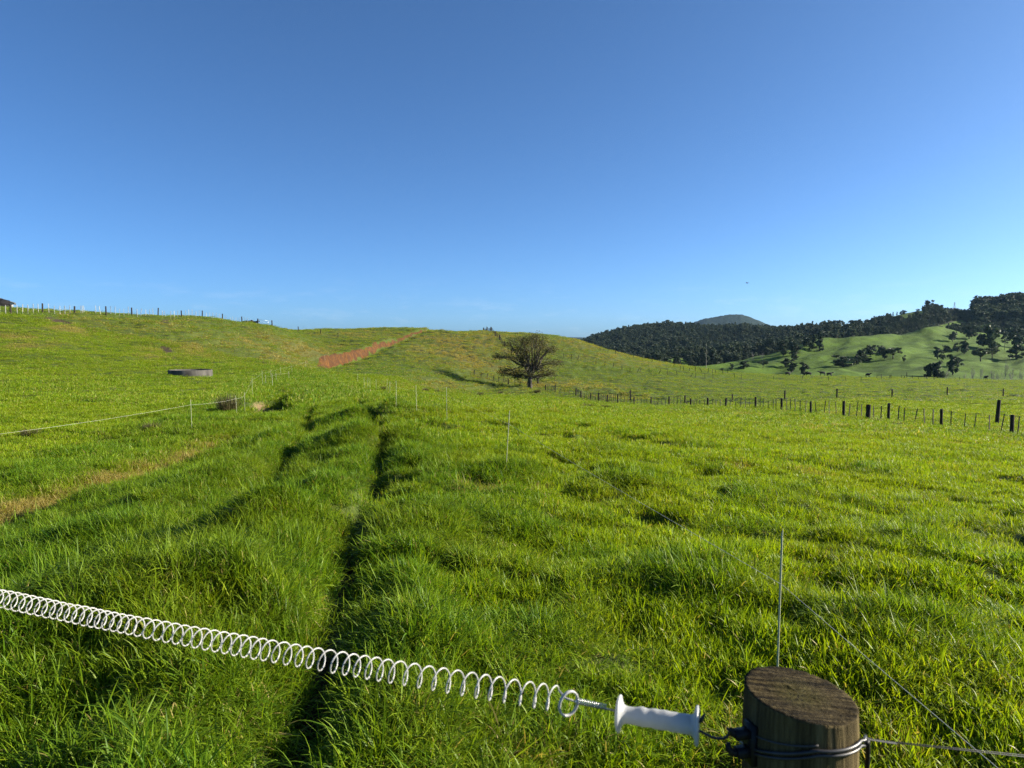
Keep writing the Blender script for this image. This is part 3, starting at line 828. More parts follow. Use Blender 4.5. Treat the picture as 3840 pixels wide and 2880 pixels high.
def timber_material():
    m, nt, out = mat('sawn_post_timber'); g = G(nt)
    co = g.n('ShaderNodeTexCoord').outputs['Object']
    sidev = g.n('ShaderNodeMapping', {'Vector': co, 'Scale': (1, 1, .045)}).outputs[0]
    grain = g.noise(sidev, 95., 5, .68); streak = g.noise(sidev, 26., 4, .6); blot = g.noise(co, 9., 4, .6)
    side = g.ramp(grain, [(.3, (.030, .021, .009)), (.52, (.115, .088, .038)), (.75, (.22, .172, .082))])
    side = g.mix(g.ramp(streak, [(.42, (.75,) * 3), (.62, (0,) * 3)]), side, (.026, .020, .010))
    side = g.mix(g.ramp(blot, [(.55, (0,) * 3), (.72, (.55,) * 3)]), side, (.075, .072, .022))
    saw = g.n('ShaderNodeMapping', {'Vector': co, 'Rotation': (0, 0, R(-14)), 'Scale': (1.6, 26, 1)}).outputs[0]
    sw = g.noise(saw, 8., 4, .65, .6)
    pith = g.n('ShaderNodeTexVoronoi', {'Vector': co, 'Scale': 190.}).outputs['Distance']
    rad = g.n('ShaderNodeVectorMath', {0: g.n('ShaderNodeMapping', {'Vector': co, 'Scale': (1, 1, 0)}).outputs[0]}, operation='LENGTH').outputs['Value']
    core = g.ramp(g.math('DIVIDE', rad, PR), [(.25, (1,) * 3), (.62, (0,) * 3)])
    top = g.ramp(sw, [(.40, (.004, .003, .0015)), (.52, (.030, .022, .009)), (.68, (.095, .073, .032))])
    top = g.mix(g.math('MULTIPLY', core, g.ramp(pith, [(.2, (0,) * 3), (.5, (.5,) * 3)])), top, (.060, .054, .013))
    nz = g.n('ShaderNodeSeparateXYZ', {0: g.n('ShaderNodeNewGeometry').outputs['Normal']}).outputs['Z']
    f = g.ramp(nz, [(.55, (0,) * 3), (.75, (1,) * 3)])
    hgt = g.mix(f, grain, g.mix(.2, sw, pith))
    nrm = g.bump(hgt, 1.0, .007)
    nt.links.new(g.bsdf(g.mix(f, side, top), .88, .08, 0, nrm), out.inputs[0])
    return m
M_TIMBER = timber_material()
M_PLASTIC = None
def white_plastic():
    m, nt, out = mat('white_handle_plastic'); g = G(nt)
    co = g.n('ShaderNodeTexCoord').outputs['Object']
    d = g.noise(co, 60., 4, .6)
    col = g.ramp(d, [(.3, (.40, .41, .41)), (.6, (.48, .49, .49))])
    col = g.mix(g.ramp(g.noise(co, 28., 3, .6), [(.62, (0,) * 3), (.75, (.25,) * 3)]), col, (.34, .31, .24))
    p = g.bsdf(col, .38, .45)
    t = g.n('ShaderNodeBsdfTranslucent', {'Color': (.85, .84, .78, 1)}).outputs[0]
    nt.links.new(g.n('ShaderNodeMixShader', {'Fac': .30, 1: p, 2: t}).outputs[0], out.inputs[0])
    return m
M_PLASTIC = white_plastic()
M_COIL = simple('white_coated_spring', (.30, .295, .28), (.43, .43, .42), 22, .35, .5)
M_SHEATH = simple('grey_wire_sheath', (.012, .012, .013), (.035, .035, .038), 40, .38, .45)

post = thing('wooden_post', 'thick round timber gate post with sawn top in the foreground at lower right', 'fence post', (PX, PY, -.35))
k, nr = 120, 34
hgt = PTOP + .35
th = np.arange(k) * 2 * math.pi / k
V = []
for i in range(nr):
    z = hgt * i / (nr - 1)
    rr = PR * (1 + .012 * vn(th * 3, np.full(k, z * 2), 3) + .010 * vn(np.cos(th) * 26, np.sin(th) * 26 + z * .8, 9))
    tilt = np.zeros(k)
    if i == nr - 1:
        rr = rr * .975
        tilt = .0 * th
    V.append(np.stack([rr * np.cos(th), rr * np.sin(th), np.full(k, z)], 1))
def top_z(x, y): return -.11 * x + .05 * y + .0016 * vn(x * 18, y * 330, 5) + .0005 * vn(x * 260, y * 260, 6)
for f in (.98, .9, .78, .6, .42, .24, .08):
    V.append(np.stack([PR * f * np.cos(th), PR * f * np.sin(th), np.full(k, hgt)], 1))
V = np.concatenate(V)
w = np.clip((V[:, 2] - (hgt - .16)) / .16, 0, 1)
V[:, 2] += w * top_z(V[:, 0], V[:, 1])
rim = (np.arange(len(V)) // k) == nr - 1
V[rim, 2] -= .003 + .003 * rng.random(rim.sum())
nn = len(V) // k
F = [(i * k + j, i * k + (j + 1) % k, (i + 1) * k + (j + 1) % k, (i + 1) * k + j) for i in range(nn - 1) for j in range(k)]
F.append(tuple((nn - 1) * k + j for j in range(k)))
ob('timber', mesh('timber', V, F, [M_TIMBER], True), post)

def arc_round(a0, a1, z0, z1, r, n=40, off=.004):
    a = np.linspace(a0, a1, n); z = np.linspace(z0, z1, n)
    return np.stack([(r + off) * np.cos(a), (r + off) * np.sin(a), z], 1)
base = np.array([PX, PY, -.35])
def zat(u, v, Y): return P(u, v, Y)[2] + .35
zf = zat(800, 749, PY - PR)                      # height of the ties on the camera side of the post
# two grey sheathed wires round the front of the post, crossing out at the right
mb = MB()
ang = lambda d: R(d)
mb.tube(np.concatenate([arc_round(ang(-188), ang(-100), zf - .046, zf - .002, PR, 30), arc_round(ang(-97), ang(-40), zf - .001, zf - .004, PR, 26),
        [[PR * .86, -.058, zf - .003], [PR * 1.02, -.034, zf - .010], [PR * 1.12, -.018, zf - .022], [PR * 1.28, .0, zf - .036]]]), .0027, 10)
mb.tube(np.concatenate([arc_round(ang(-188), ang(-96), zf - .052, zf - .008, PR, 30), arc_round(ang(-92), ang(-38), zf - .0075, zf - .013, PR, 26),
        [[PR * .90, -.052, zf - .015], [PR * 1.10, -.022, zf - .026], [PR * 1.28, .002, zf - .037]]]), .0023, 10)
ob('tie_wire', mb.mesh('tie_wire', M_SHEATH), post)
mb = MB()
q = arc_round(ang(-182), ang(-95), zf - .016, zf + .006, PR, 30, .002)
mb.tube(q, .0013, 6)
ob('thin_wire', mb.mesh('thin_wire', M_WIRE), post)
mb = MB()
mb.tube([[PR * .95, -.05, zf - .012], [PR * 1.09, -.03, zf - .020], [PR * 1.13, -.025, zf - .045], [PR * 1.14, -.02, zf - .12], [PR * 1.12, -.02, zf - .22], [PR * 1.02, -.03, zf - .30]], .0036, 10)
ob('cable', mb.mesh('cable', M_BLACK), post)
# black claw insulator on the left flank
ins = MB()
ang0 = R(196)
il = np.array([math.cos(ang0), math.sin(ang0), 0]); it = np.array([-math.sin(ang0), math.cos(ang0), 0])
IM = Matrix(((il[0], it[0], 0, il[0] * PR * .98), (il[1], it[1], 0, il[1] * PR * .98), (0, 0, 1, zf - .026), (0, 0, 0, 1)))
ins.box((.004, 0, .0), (.010, .026, .062), 0, IM)
ins.box((.018, 0, .017), (.030, .016, .012), 0, IM)
ins.box((.016, 0, -.012), (.026, .016, .013), 0, IM)
ins.tube([Vector(IM @ Vector(c)) for c in ((.028, 0, .016), (.036, 0, .020), (.041, .002, .030))], [.0065, .006, .002], 8)
ins.tube([Vector(IM @ Vector(c)) for c in ((.026, 0, -.012), (.036, 0, -.011), (.043, .0, -.003), (.043, 0, .006))], [.0065, .006, .005, .003], 8)
ob('insulator', ins.mesh('insulator', M_BLACK), post)

# ------------------------------------------------------------------ spring gate
gate = thing('spring_gate', 'white coiled spring gate with white plastic handle stretched across the foreground', 'spring gate', tuple(P(618, 713, 1.12)))
g0 = P(618, 713, 1.12)
def L2(p): return np.asarray(p, float) - g0
A = P(555, 698.5, 1.135); B = P(0, 590, 1.66)
# the coil: turns counted along the picture, tighter away from the handle
us = np.array([557, 529, 500, 471, 443, 414, 396, 271, 135, 0, -140, -330]); ntn = np.array([0, 2, 4, 6, 8, 10, 11.3, 22, 36, 54, 76, 110.])
n = 110 * 22
tt = np.linspace(0, 110, n)
uu = np.interp(tt, ntn[:], us)
# back to the parameter along the straight line A-B
def line_par(u):
    lo = np.linspace(0, 2.6, 4000)
    pts_ = A + (B - A) * lo[:, None]
    pu, pv = proj(pts_[:, 0], pts_[:, 1], pts_[:, 2])
    return np.interp(-u, -pu, lo)
lam = line_par(uu)
ax = (B - A) / np.linalg.norm(B - A)
e1 = np.cross(ax, [0, 0, 1]); e1 /= np.linalg.norm(e1); e2 = np.cross(e1, ax)
sag = -.022 * np.sin(np.pi * np.clip(lam / 1.6, 0, 1))
ctr = A + (B - A) * lam[:, None] + np.stack([0 * sag, 0 * sag, sag], 1)
ph = tt * 2 * np.pi + .6
cr = .0195 * (1 + .035 * vn(tt * .33, tt * 0 + 3, 180) + .02 * vn(tt * 1.4, tt * 0, 181))[:, None]
ph = ph + .35 * vn(tt * .5, tt * 0 + 7, 182)
coil = ctr + cr * (np.cos(ph)[:, None] * e1 + np.sin(ph)[:, None] * e2)
mb = MB(); mb.tube(L2(coil), .00136, 7)
ob('coil', mb.mesh('coil', M_COIL), gate)
# ring that closes the coil, seen nearly face on
rc = P(568, 703, 1.125); rr_ = .0205
a = np.linspace(0, 4 * np.pi, 90)
vx = np.array([.86, .48, -.05]); vx /= np.linalg.norm(vx); vz = np.array([.10, -.05, 1.]); vz -= vx * vx.dot(vz); vz /= np.linalg.norm(vz)
vn_ = np.cross(vx, vz)
ring = rc + rr_ * (np.cos(a)[:, None] * vx * .86 + np.sin(a)[:, None] * vz) + vn_ * (a / 14 * .004)[:, None]
mb = MB(); mb.tube(L2(ring), .0019, 8)
mb.tube(L2(np.array([coil[0], coil[0] * .5 + ring[38] * .5 + [0, 0, .004], ring[44]])), .0017, 7)
ob('end_ring', mb.mesh('end_ring', M_COIL), gate)
# steel tension spring and rod between ring and handle
s0, s1 = P(577.5, 702.2, 1.12), P(613, 710, 1.12)
d = (s1 - s0) / np.linalg.norm(s1 - s0); q1 = np.cross(d, [0, 0, 1]); q1 /= np.linalg.norm(q1); q2 = np.cross(q1, d)
a = np.linspace(0, 15 * 2 * np.pi, 15 * 14)
hx = s0 + d * np.linspace(0, .048, len(a))[:, None] + .0042 * (np.cos(a)[:, None] * q1 + np.sin(a)[:, None] * q2) + q2 * .002
mb = MB(); mb.tube(L2(hx), .0009, 6); mb.tube(L2([s0 - q2 * .002, s0 * .5 + s1 * .5 - q2 * .0015, s1 + d * .01]), .0016, 8)
mb.tube(L2([s0 + q2 * .004, s0 - d * .003, s0 - q2 * .004]), .0016, 6)
ob('tension_spring', mb.mesh('tension_spring', M_GALV), gate)
# handle: flange, finger grip, flange
h0, h1 = P(616.5, 713.3, 1.115), P(699, 726, 1.075)
hd = h1 - h0; hl = np.linalg.norm(hd); hd /= hl
zax = Vector(hd); M3 = zax.to_track_quat('Z', 'Y').to_matrix().to_4x4(); M3.translation = Vector(L2(h0))
prof = [(.003, -.001), (.022, .0005), (.0275, .0025), (.0292, .0045), (.0285, .0062), (.022, .0078), (.0150, .0115), (.0134, .016)]
for j in range(22):
    z = .018 + (hl - .030) * j / 21
    wv = .0006 * math.cos(j * 2 * math.pi / 5.2) if 3 < j < 17 else 0
    prof.append((.0130 + .0021 * j / 21 + wv, z))
prof += [(.0160, hl - .010), (.0200, hl - .0072), (.0272, hl - .0058), (.0298, hl - .0040), (.0298, hl - .0012), (.027, hl), (.004, hl + .0002)]
mb = MB(); mb.lathe(prof, 48, M3)
hV = np.concatenate(mb.V); 
# finger bumps along the upper side only
loc = (hV - np.array(M3.translation)); zz = loc @ hd
up = np.array([0, 0, 1.]) - hd * hd[2]; up /= np.linalg.norm(up)
rad_ = loc - zz[:, None] * hd; upness = np.clip((rad_ @ up) / np.maximum(np.linalg.norm(rad_, axis=1), 1e-6), 0, 1)
bump_ = .0026 * np.abs(np.sin((zz - .030) / .019 * math.pi)) * upness ** 2 * ((zz > .030) & (zz < .087)) 
mb.V = [hV + bump_[:, None] * up]
ob('handle', mb.mesh('handle', M_PLASTIC), gate)
mb = MB()
hk = [h1 - hd * .02 - up * .004, h1 + hd * .002 - up * .008, P(706, 734.2, 1.07), P(713, 737.6, 1.07), P(721, 738.8, 1.07), P(727, 736.5, 1.07), P(729.3, 731.5, 1.07), P(727.5, 728, 1.075)]
hk = np.array(hk); tq = np.linspace(0, len(hk) - 1, 40)
hk = np.stack([pchip(np.arange(len(hk)), hk[:, c], tq) for c in range(3)], 1)
mb.tube(L2(hk), .0021, 9)
mb.tube(L2([h1 - hd * .004 + up * .006, h1 + hd * .003 + up * .009, h1 + hd * .008 + up * .020]), [.0036, .0036, .0014], 8)
ob('hook', mb.mesh('hook', M_SHEATH), gate)

# ------------------------------------------------------------------ the strained wire leaving the post to the right
w0 = base + np.array([PR * 1.20, -.006, zf - .030])
fw = thing('fence_wire', 'dark twisted steel wire strained from the foreground post out to the right edge', 'wire', tuple(w0))
w1, w2 = P(896, 743.2, 1.16), P(1140, 767, 1.75)
d = w1 - w0; a = np.linspace(0, 2 * np.pi * 9, 140); lt = np.linspace(0, 1, 140)[:, None]
n1 = np.cross(d, [0, 0, 1]); n1 /= np.linalg.norm(n1); n2 = np.cross(n1, d / np.linalg.norm(d))
mb = MB()
for o_ in (0, np.pi):
    mb.tube(lt * d + .0013 * (np.cos(a + o_)[:, None] * n1 + np.sin(a + o_)[:, None] * n2), .0009, 6)
ob('twist', mb.mesh('twist', M_WIRE), fw)
mb = MB(); mb.tube([w1 - w0 - d * .05, (w1 + w2) / 2 - w0 - [0, 0, .003], w2 - w0], .0009, 6)
mb.tube([w1 - w0 - d * .05 + [0, 0, .002], (w1 + w2) / 2 - w0 + [0, 0, .001], w2 - w0 + [0, 0, .001]], .0008, 6)
ob('strand', mb.mesh('strand', M_WIRE), fw)

# ------------------------------------------------------------------ fences
def proto_post(seed, k=12, taper=.94):
    r = np.random.default_rng(seed); mb = MB(); prof = []
    V = []; th = np.arange(k) * 2 * math.pi / k
    for i, z in enumerate((0, .3, .6, .85, .985, 1.0)):
        rr = (1 - (1 - taper) * z) * (1 + .07 * r.normal(0, 1, k) * .6) * (.86 if i == 5 else 1)
        V.append(np.stack([rr * np.cos(th), rr * np.sin(th), np.full(k, z) + (.012 * np.cos(th + seed) if i > 3 else 0)], 1))
    F = [(i * k + j, i * k + (j + 1) % k, (i + 1) * k + (j + 1) % k, (i + 1) * k + j) for i in range(5) for j in range(k)] + [tuple(5 * k + j for j in range(k))]
    return np.concatenate(V), F
def proto_batten(seed):
    r = np.random.default_rng(seed); V = []
    for z in (0, .25, .5, .75, 1.0):
        ox, oy = r.normal(0, .22, 2) * (z > 0)
        for a_, b_ in ((-1, -.7), (1, -.7), (1, .7), (-1, .7)): V.append((a_ + ox, b_ + oy, z))
    F = [(i * 4 + j, i * 4 + (j + 1) % 4, (i + 1) * 4 + (j + 1) % 4, (i + 1) * 4 + j) for i in range(4) for j in range(4)] + [(16, 17, 18, 19)]
    return np.array(V), F
def protos(fn, nm, m, n=3, s0=0): return [mesh(nm, *fn(s0 + q), [m], False) for q in range(n)]
PM = {'post': protos(proto_post, 'post', M_WOOD), 'batten': protos(proto_batten, 'batten', M_BATTEN), 'pale': protos(proto_batten, 'batten', M_PALE, 3, 7),
      'dark': protos(proto_batten, 'batten', M_WOOD, 3, 4), 'stake': protos(lambda q: proto_post(q, 8, 1.0), 'stake', M_STAKE, 1)}
PRAD = {'post': .095, 'batten': .026, 'pale': .03, 'dark': .032, 'stake': .0062}
PNAME = {'post': 'post', 'batten': 'batten', 'pale': 'batten', 'dark': 'batten', 'stake': 'stake'}

def fence(name, label, cat, items, wires=(), wire_mat=None, wire_r=.0025, sag=.0, wire_name='wire', group=None):
    """items: (kind, x, y, height, lean dx per metre[, radius]); wires: heights as a share of the upright"""
    x0, y0 = items[0][1], items[0][2]
    org = np.array([x0, y0, H1(x0, y0)])
    root = thing(name, label, cat, tuple(org), group)
    tops = []
    for q, it in enumerate(items):
        kind, x, y, h, ln = it[:5]
        z = H1(x, y)
        r_ = (it[5] if len(it) > 5 else PRAD[kind]) * (rnd.uniform(.85, 1.15) if kind != 'stake' else 1)
        buried = .12 if kind != 'stake' else .15
        me = PM[kind][q % len(PM[kind])]
        c = ob(PNAME[kind], me, root, (x - org[0] - ln * buried, y - org[1], z - org[2] - buried), (rnd.gauss(0, .02), math.atan(ln), rnd.uniform(0, 6)if kind == 'post' else rnd.gauss(0, .4)), (r_, r_, (h + buried) * math.sqrt(1 + ln * ln)))
        tops.append((x, y, z, h, ln))
    for f in wires:
        mb = MB()
        pts_ = []
        for i, (x, y, z, h, ln) in enumerate(tops):
            p = np.array([x + ln * h * f, y - .03, z + h * f]) - org
            if sag and i:
                for t in (.25, .5, .75):
                    m_ = pts_last * (1 - t) + p * t; m_[2] -= sag * 4 * t * (1 - t); pts_.append(m_)
            pts_.append(p); pts_last = p
        mb.tube(pts_, wire_r, 5)
        ob(wire_name, mb.mesh(wire_name, wire_mat or M_WIRE), root)
    return root

def lerp_items(main, between, kind, h, jit=.12, lean=.05):
    """uprights between the surveyed posts: between = list of battens per bay"""
    out = []
    for i, it in enumerate(main):
        out.append(it)
        if i < len(main) - 1:
            nx = main[i + 1]; n_ = between[i] if isinstance(between, (list, tuple)) else between
            for j in range(n_):
                t = (j + 1 + rnd.uniform(-jit, jit)) / (n_ + 1)
                out.append((kind, it[1] + (nx[1] - it[1]) * t, it[2] + (nx[2] - it[2]) * t, h * rnd.uniform(.92, 1.08), rnd.gauss(0, lean)))
    return out
def at(u, Y): return ray(u, 400)[0] * Y, Y

# hilltop fence on the left: posts and pale battens, along the skyline
def z1(zx): return zx / 12.96
posts1 = [(14.2, 84), (46, 91), (77.7, 98), (109, 102), (134.6, 108), (160.5, 113), (184, 119.5), (204.4, 128), (224.4, 138), (243.8, 147)]
bat1 = {3.3: 83, 9.4: 83.6, 20.8: 85, 26.3: 86, 31.4: 87, 36.8: 88.5, 41.8: 90, 52.4: 92, 57.9: 93, 63.2: 94.5, 68.2: 95.5, 73.2: 97, 83.9: 99, 85.8: 99.2, 87.3: 99.4,
        98.9: 101, 103.3: 101.5, 113.6: 103, 118: 104, 122.3: 105, 126.8: 106, 131.2: 107.3, 139.8: 109, 143.3: 110, 148.4: 111, 152.4: 112, 156.2: 112.6, 164.9: 114.5, 168: 115.5,
        173: 116.6, 176.7: 117.6, 180.2: 118.6, 188: 121, 191.3: 122.6, 194.4: 124, 198.1: 125.4, 201.6: 127, 208.3: 130, 211.6: 131.5, 214.9: 133, 218.2: 135, 221.4: 136.6,
        228: 139.5, 231.8: 141, 234.6: 142.5, 237.8: 144, 240.9: 145.5, 246.8: 148, 249.4: 148.5, 252: 149, 254.5: 149.5}
it1 = [('post', *at(u, Y), 1.22, rnd.gauss(0, .02), .105) for u, Y in posts1]
lean1 = {85.8: -.02, 87.3: -.12, 103.3: -.2, 143.3: .14, 156.2: -.14, 168: -.15, 231.8: .2}
it1 += [('pale', *at(u, Y), 1.12, lean1.get(u, rnd.gauss(0, .02))) for u, Y in bat1.items()]
it1.sort(key=lambda q: q[1] / q[2])
fence('hilltop_fence', 'post and wire fence with pale battens along the left hilltop skyline', 'fence', it1, (.25, .55, .9), wire_r=.002)

# three lone posts coming down from the hilltop gate, then the farm gate
pr = []
for u, v, h in ((298.5, 331.2, 1.1), (320.4, 333.9, 1.0), (338, 337.5, 1.0)):
    x, y = hit(u, v, 90); pr.append(('post', x, y, h, rnd.choice((-.09, .05, .12))))
fence('spur_fence', 'widely spaced dark posts running down the slope right of the skyline gate', 'fence', pr, (.5, .85), wire_r=.002)

gx0, gy0 = at(259.4, 149); gx1, gy1 = at(273.7, 151)
gz = H1(gx0, gy0); gz1 = H1(gx1, gy1)
fg = thing('farm_gate', 'pale metal mesh gate hung between two dark posts on the hilltop skyline', 'gate', (gx0, gy0, gz))
for x, y, z in ((gx0, gy0, gz), (gx1, gy1, gz1)):
    ob('post', PM['post'][0], fg, (x - gx0, y - gy0, z - gz - .1), (0, rnd.gauss(0, .03), 0), (.12, .12, 1.5))
gl = gx1 - gx0
mb = MB()
for hh in (.25, 1.2): mb.tube([(.15, 0, hh), (gl - .15, .9 * (gy1 - gy0), hh + gz1 - gz)], .028, 6)
for f_ in (.05, .95): mb.tube([(gl * f_, 0, .25 + f_ * (gz1 - gz)), (gl * f_, 0, 1.2 + f_ * (gz1 - gz))], .028, 6)
ob('frame', mb.mesh('frame', M_GALV), fg)
mb = MB()
for f_ in np.linspace(.12, .88, 9): mb.tube([(gl * f_, 0, .25 + f_ * (gz1 - gz)), (gl * f_, 0, 1.2 + f_ * (gz1 - gz))], .008, 4)
for hh in (.45, .65, .85, 1.02): mb.tube([(.15, 0, hh), (gl - .15, 0, hh + gz1 - gz)], .008, 4)
ob('mesh_panel', mb.mesh('mesh_panel', M_GALV), fg)

# temporary electric fence on the left of the track: white stakes and twine
st = [(192, 431.2, 399.7), (237, 416.5, 395.4), (245, 414, 392), (252.3, 395.5, 377.3), (262.7, 386.3, 370.6), (271, 378.8, 370.2), (280.8, 376.2, 367), (292, 373, 366), (306, 367.9, 361), (325, 360.5, 354.5)]
its = [('stake', -10.9, 14.6, .95, 0, .008), ]
for u, vb, vt in st:
    x, y = hit(u, vb, 12, 150)
    its.append(('stake', x, y, max(.8, (vb - vt) * y / 710), rnd.gauss(-.02, .03), .0058 + .00005 * y))
fence('electric_fence', 'white stakes carrying a line of electric twine along the left side of the track', 'electric fence', its, (.84,), M_TWINE, .0021, .04, 'twine')
its = []
for u, vb, vt in ((265.8, 384.4, 377.5), (272.5, 386.2, 373.4), (276.5, 381, 372.7), (289, 379.6, 371)):
    x, y = hit(u, vb, 30, 150)
    its.append(('stake', x, y, max(.7, (vb - vt) * y / 710), rnd.gauss(-.03, .03), .0115))
fence('electric_fence', 'short second row of white stakes close to the eroded ditch', 'electric fence', its, (.8,), M_TWINE, .003, .04, 'twine')

# electric fence on the right of the track, from the near stake to the hill
sx, sy = P(779.6, 534, 3.6)[:2]
its = [('stake', 1.40, .75, 1.06, 0, .0052), ('stake', sx, sy, P(779.6, 534, 3.6)[2] - H1(sx, sy), .012, .0052)]
for u, vb, vt in ((506, 469, 413), (447, 421.5, 388.3), (416.6, 411, 391.2), (396.2, 406, 388.7), (389.9, 393.5, 387.2), (386.8, 391.5, 379.5), (376.2, 389.2, 383.5), (370, 388, 384.7), (367.8, 387.7, 381.5), (364.2, 387.2, 381.5), (357.8, 381.5, 378.2)):
    x, y = hit(u, vb + 1.0, 6, 150)
    its.append(('stake', x, y, max(.82, (vb - vt) * y / 710 + .06), rnd.gauss(0, .02) + (.035 if u == 506 else 0), .0052 + .00007 * y))
fence('electric_fence', 'thin white stakes and fine twine from the near post along the right of the track', 'electric fence', its, (.775,), M_TWINE, .00135, .01, 'twine')

# main boundary fence on the right: dark posts, grey battens, up to the tree
mp = [(1050, 38.6), (1013, 41), (942.3, 44), (888.9, 47.6), (868.4, 50), (844, 53), (811, 58), (781.7, 63), (755.7, 69.5), (725.6, 75.5), (707.8, 79), (690.7, 82), (669, 84), (651, 86), (634, 88), (617.8, 91), (607.4, 94), (599, 97.5), (590.8, 101), (581, 105), (575.9, 108), (555, 115), (545.5, 120)]
itm = [('post', *at(u, Y), 1.16 * rnd.uniform(.94, 1.06), rnd.gauss(0, .015), .10 if u not in (868.4,) else .15) for u, Y in mp]
itm = lerp_items(itm, [4, 5, 5, 2, 3, 4, 5, 5, 5, 3, 4, 4, 4, 4, 4, 4, 4, 4, 4, 3, 3, 4], 'batten', 1.04, .18, .07)
fence('boundary_fence', 'long fence of dark posts and grey battens from right edge to lone tree', 'fence', itm, (.12, .35, .6, .82, .95), wire_r=.0045)
# uphill from the tree to the crest
uq = [hit(538, 384.5, 100)] + [hit(u, v, 100) for u, v in ((530, 372), (520.8, 363), (512, 353), (504.7, 346.8), (499.7, 340), (495.3, 336))] + [at(491, 205), at(487, 207), at(483.8, 208)]
itu = [('post', x, y, 1.45 if y > 195 else 1.25, rnd.gauss(0, .02), .15) for x, y in uq]
itu = [it if len(it) > 5 else it + (.05,) for it in lerp_items(itu, 4, 'dark', 1.15, .15, .04)]
fence('hill_fence', 'dark fence climbing straight up the hill behind the lone tree to the crest', 'fence', itu, (.3, .6, .9), wire_r=.006)
# cross fence left of the tree
cqs = [(474.2, 375.6), (481.1, 377.6), (487.4, 378.8), (493.6, 380.7), (498.7, 381.9), (503.7, 382.9), (508.6, 384.3), (515, 385.4), (520, 386.2), (527, 387)]
itc = []
for i, (u, v) in enumerate(cqs):
    x, y = hit(u, v, 90); itc.append(('post' if i in (0, 6) else 'dark', x, y, 1.05 if i in (0, 6) else .98, rnd.gauss(.04, .05), .10 if i in (0, 6) else .045))
fence('cross_fence', 'short dark fence running left from the lone tree across the foot of the hill', 'fence', itc, (.3, .6, .9), wire_r=.0025)
# broken fence on the right shoulder of the hill
hq = [(563.8, 358, 0), (571.5, 358.8, -.04), (578, 359.8, .06), (595.8, 363.7, .12), (604.6, 365.9, .1), (613, 367.5, .15), (622, 370.4, -.02), (630, 371.8, 0), (637, 372.5, .5), (640, 372.6, .3), (649, 373.5, 0), (658.8, 374.3, .35), (667.6, 375, -.06), (677, 375.5, -.12),
      (690.5, 377.4, .42), (695, 377.7, .25), (705, 378.2, -.05), (713, 378.6, 0), (734.5, 377.5, -.1), (741.4, 378.8, .1)]
ith = []
for u, v, l_ in hq:
    x, y = hit(u, v + .3, 90); ith.append(('dark', x, y, 1.15, l_, .05))
fence('hillside_fence', 'run-down fence of leaning dark battens across the right shoulder of the hill', 'fence', ith, (.35, .7), wire_r=.003)
ith = []
for u, v, l_ in ((600, 350.4, 0), (608, 352.6, 0), (615.2, 354, .05), (633, 357.8, .1), (652, 361.8, .1), (674, 366.4, .05), (680, 370.2, .1), (683.5, 370.6, -.05), (689.3, 370.9, 0), (695.4, 371.4, 0), (702, 371.6, -.5), (708, 372.8, .1), (712.5, 372.8, 0), (716, 373.2, -.2), (723, 374, -.1), (727.6, 373.2, .05), (773.4, 378.9, 0), (802, 379.4, .3), (828.5, 380.2, 0), (846, 380.4, -.1), (861, 380.4, 0)):
    x, y = hit(u, v + .8, 90); y += 2.0; x = ray(u, v)[0] * y
    ith.append(('dark', x, y, 1.2, l_, .055))
fence('far_fence', 'line of dark battens along the far edge of the hill and field', 'fence', ith, (.5,), wire_r=.003)
ith = []
for u, Y, h in ((876.2, 212, 1.2), (880.6, 212, 1.5), (889, 214, 1.0), (890.3, 214, 1.0), (900.5, 215, 1.1), (903.6, 215, 1.0), (906, 216, 1.8), (911.6, 216, 1.0), (917.7, 217, 1.0), (927, 218, 1.3), (933.2, 219, 1.5), (959, 221, 1.2)):
    ith.append(('dark', *at(u, Y), h, -.35 if u == 927 else rnd.gauss(0, .02), .07))
fence('field_edge_fence', 'short dark posts along the far edge of the field below the wooded green hill', 'fence', ith, (.4, .8), wire_r=.004)
# second line of posts behind the boundary fence
bq = [(1003, 100, 1.2, 0), (947, 102, 1.25, 0), (892, 100, 1.15, .02), (836.7, 97, 1.35, 0), (784.8, 96, 1.3, .02), (732.5, 95, 1.3, .03), (684.8, 95, 1.3, 0), (630.5, 99, 1.6, .03)]
fence('paddock_fence', 'widely spaced dark posts standing in the field just beyond the boundary fence', 'fence', [('post', *at(u, Y), h, l_, .10) for u, Y, h, l_ in bq], (.3, .8), wire_r=.003)
x, y = at(997.5, 50)
sp_ = thing('leaning_post', 'single stout post leaning beside the boundary fence near the right edge', 'fence post', (x, y, H1(x, y)))
ob('timber', PM['post'][1], sp_, (0, 0, -.2), (0, R(3.5), 0), (.13, .13, 2.0))

# ------------------------------------------------------------------ trees
M_DARKLEAF = foliage_material('dark_evergreen_leaves', (.014, .030, .017), (.078, .112, .050))
M_MIDLEAF = foliage_material('olive_evergreen_leaves', (.024, .044, .020), (.110, .142, .060))
M_PINELEAF = foliage_material('pine_needles', (.013, .029, .020), (.064, .098, .052))
M_TWIG = foliage_material('bare_twigs', (.10, .085, .06), (.24, .21, .16), .1)
M_OLIVE = foliage_material('thin_olive_leaves', (.040, .040, .011), (.115, .112, .028), .35)

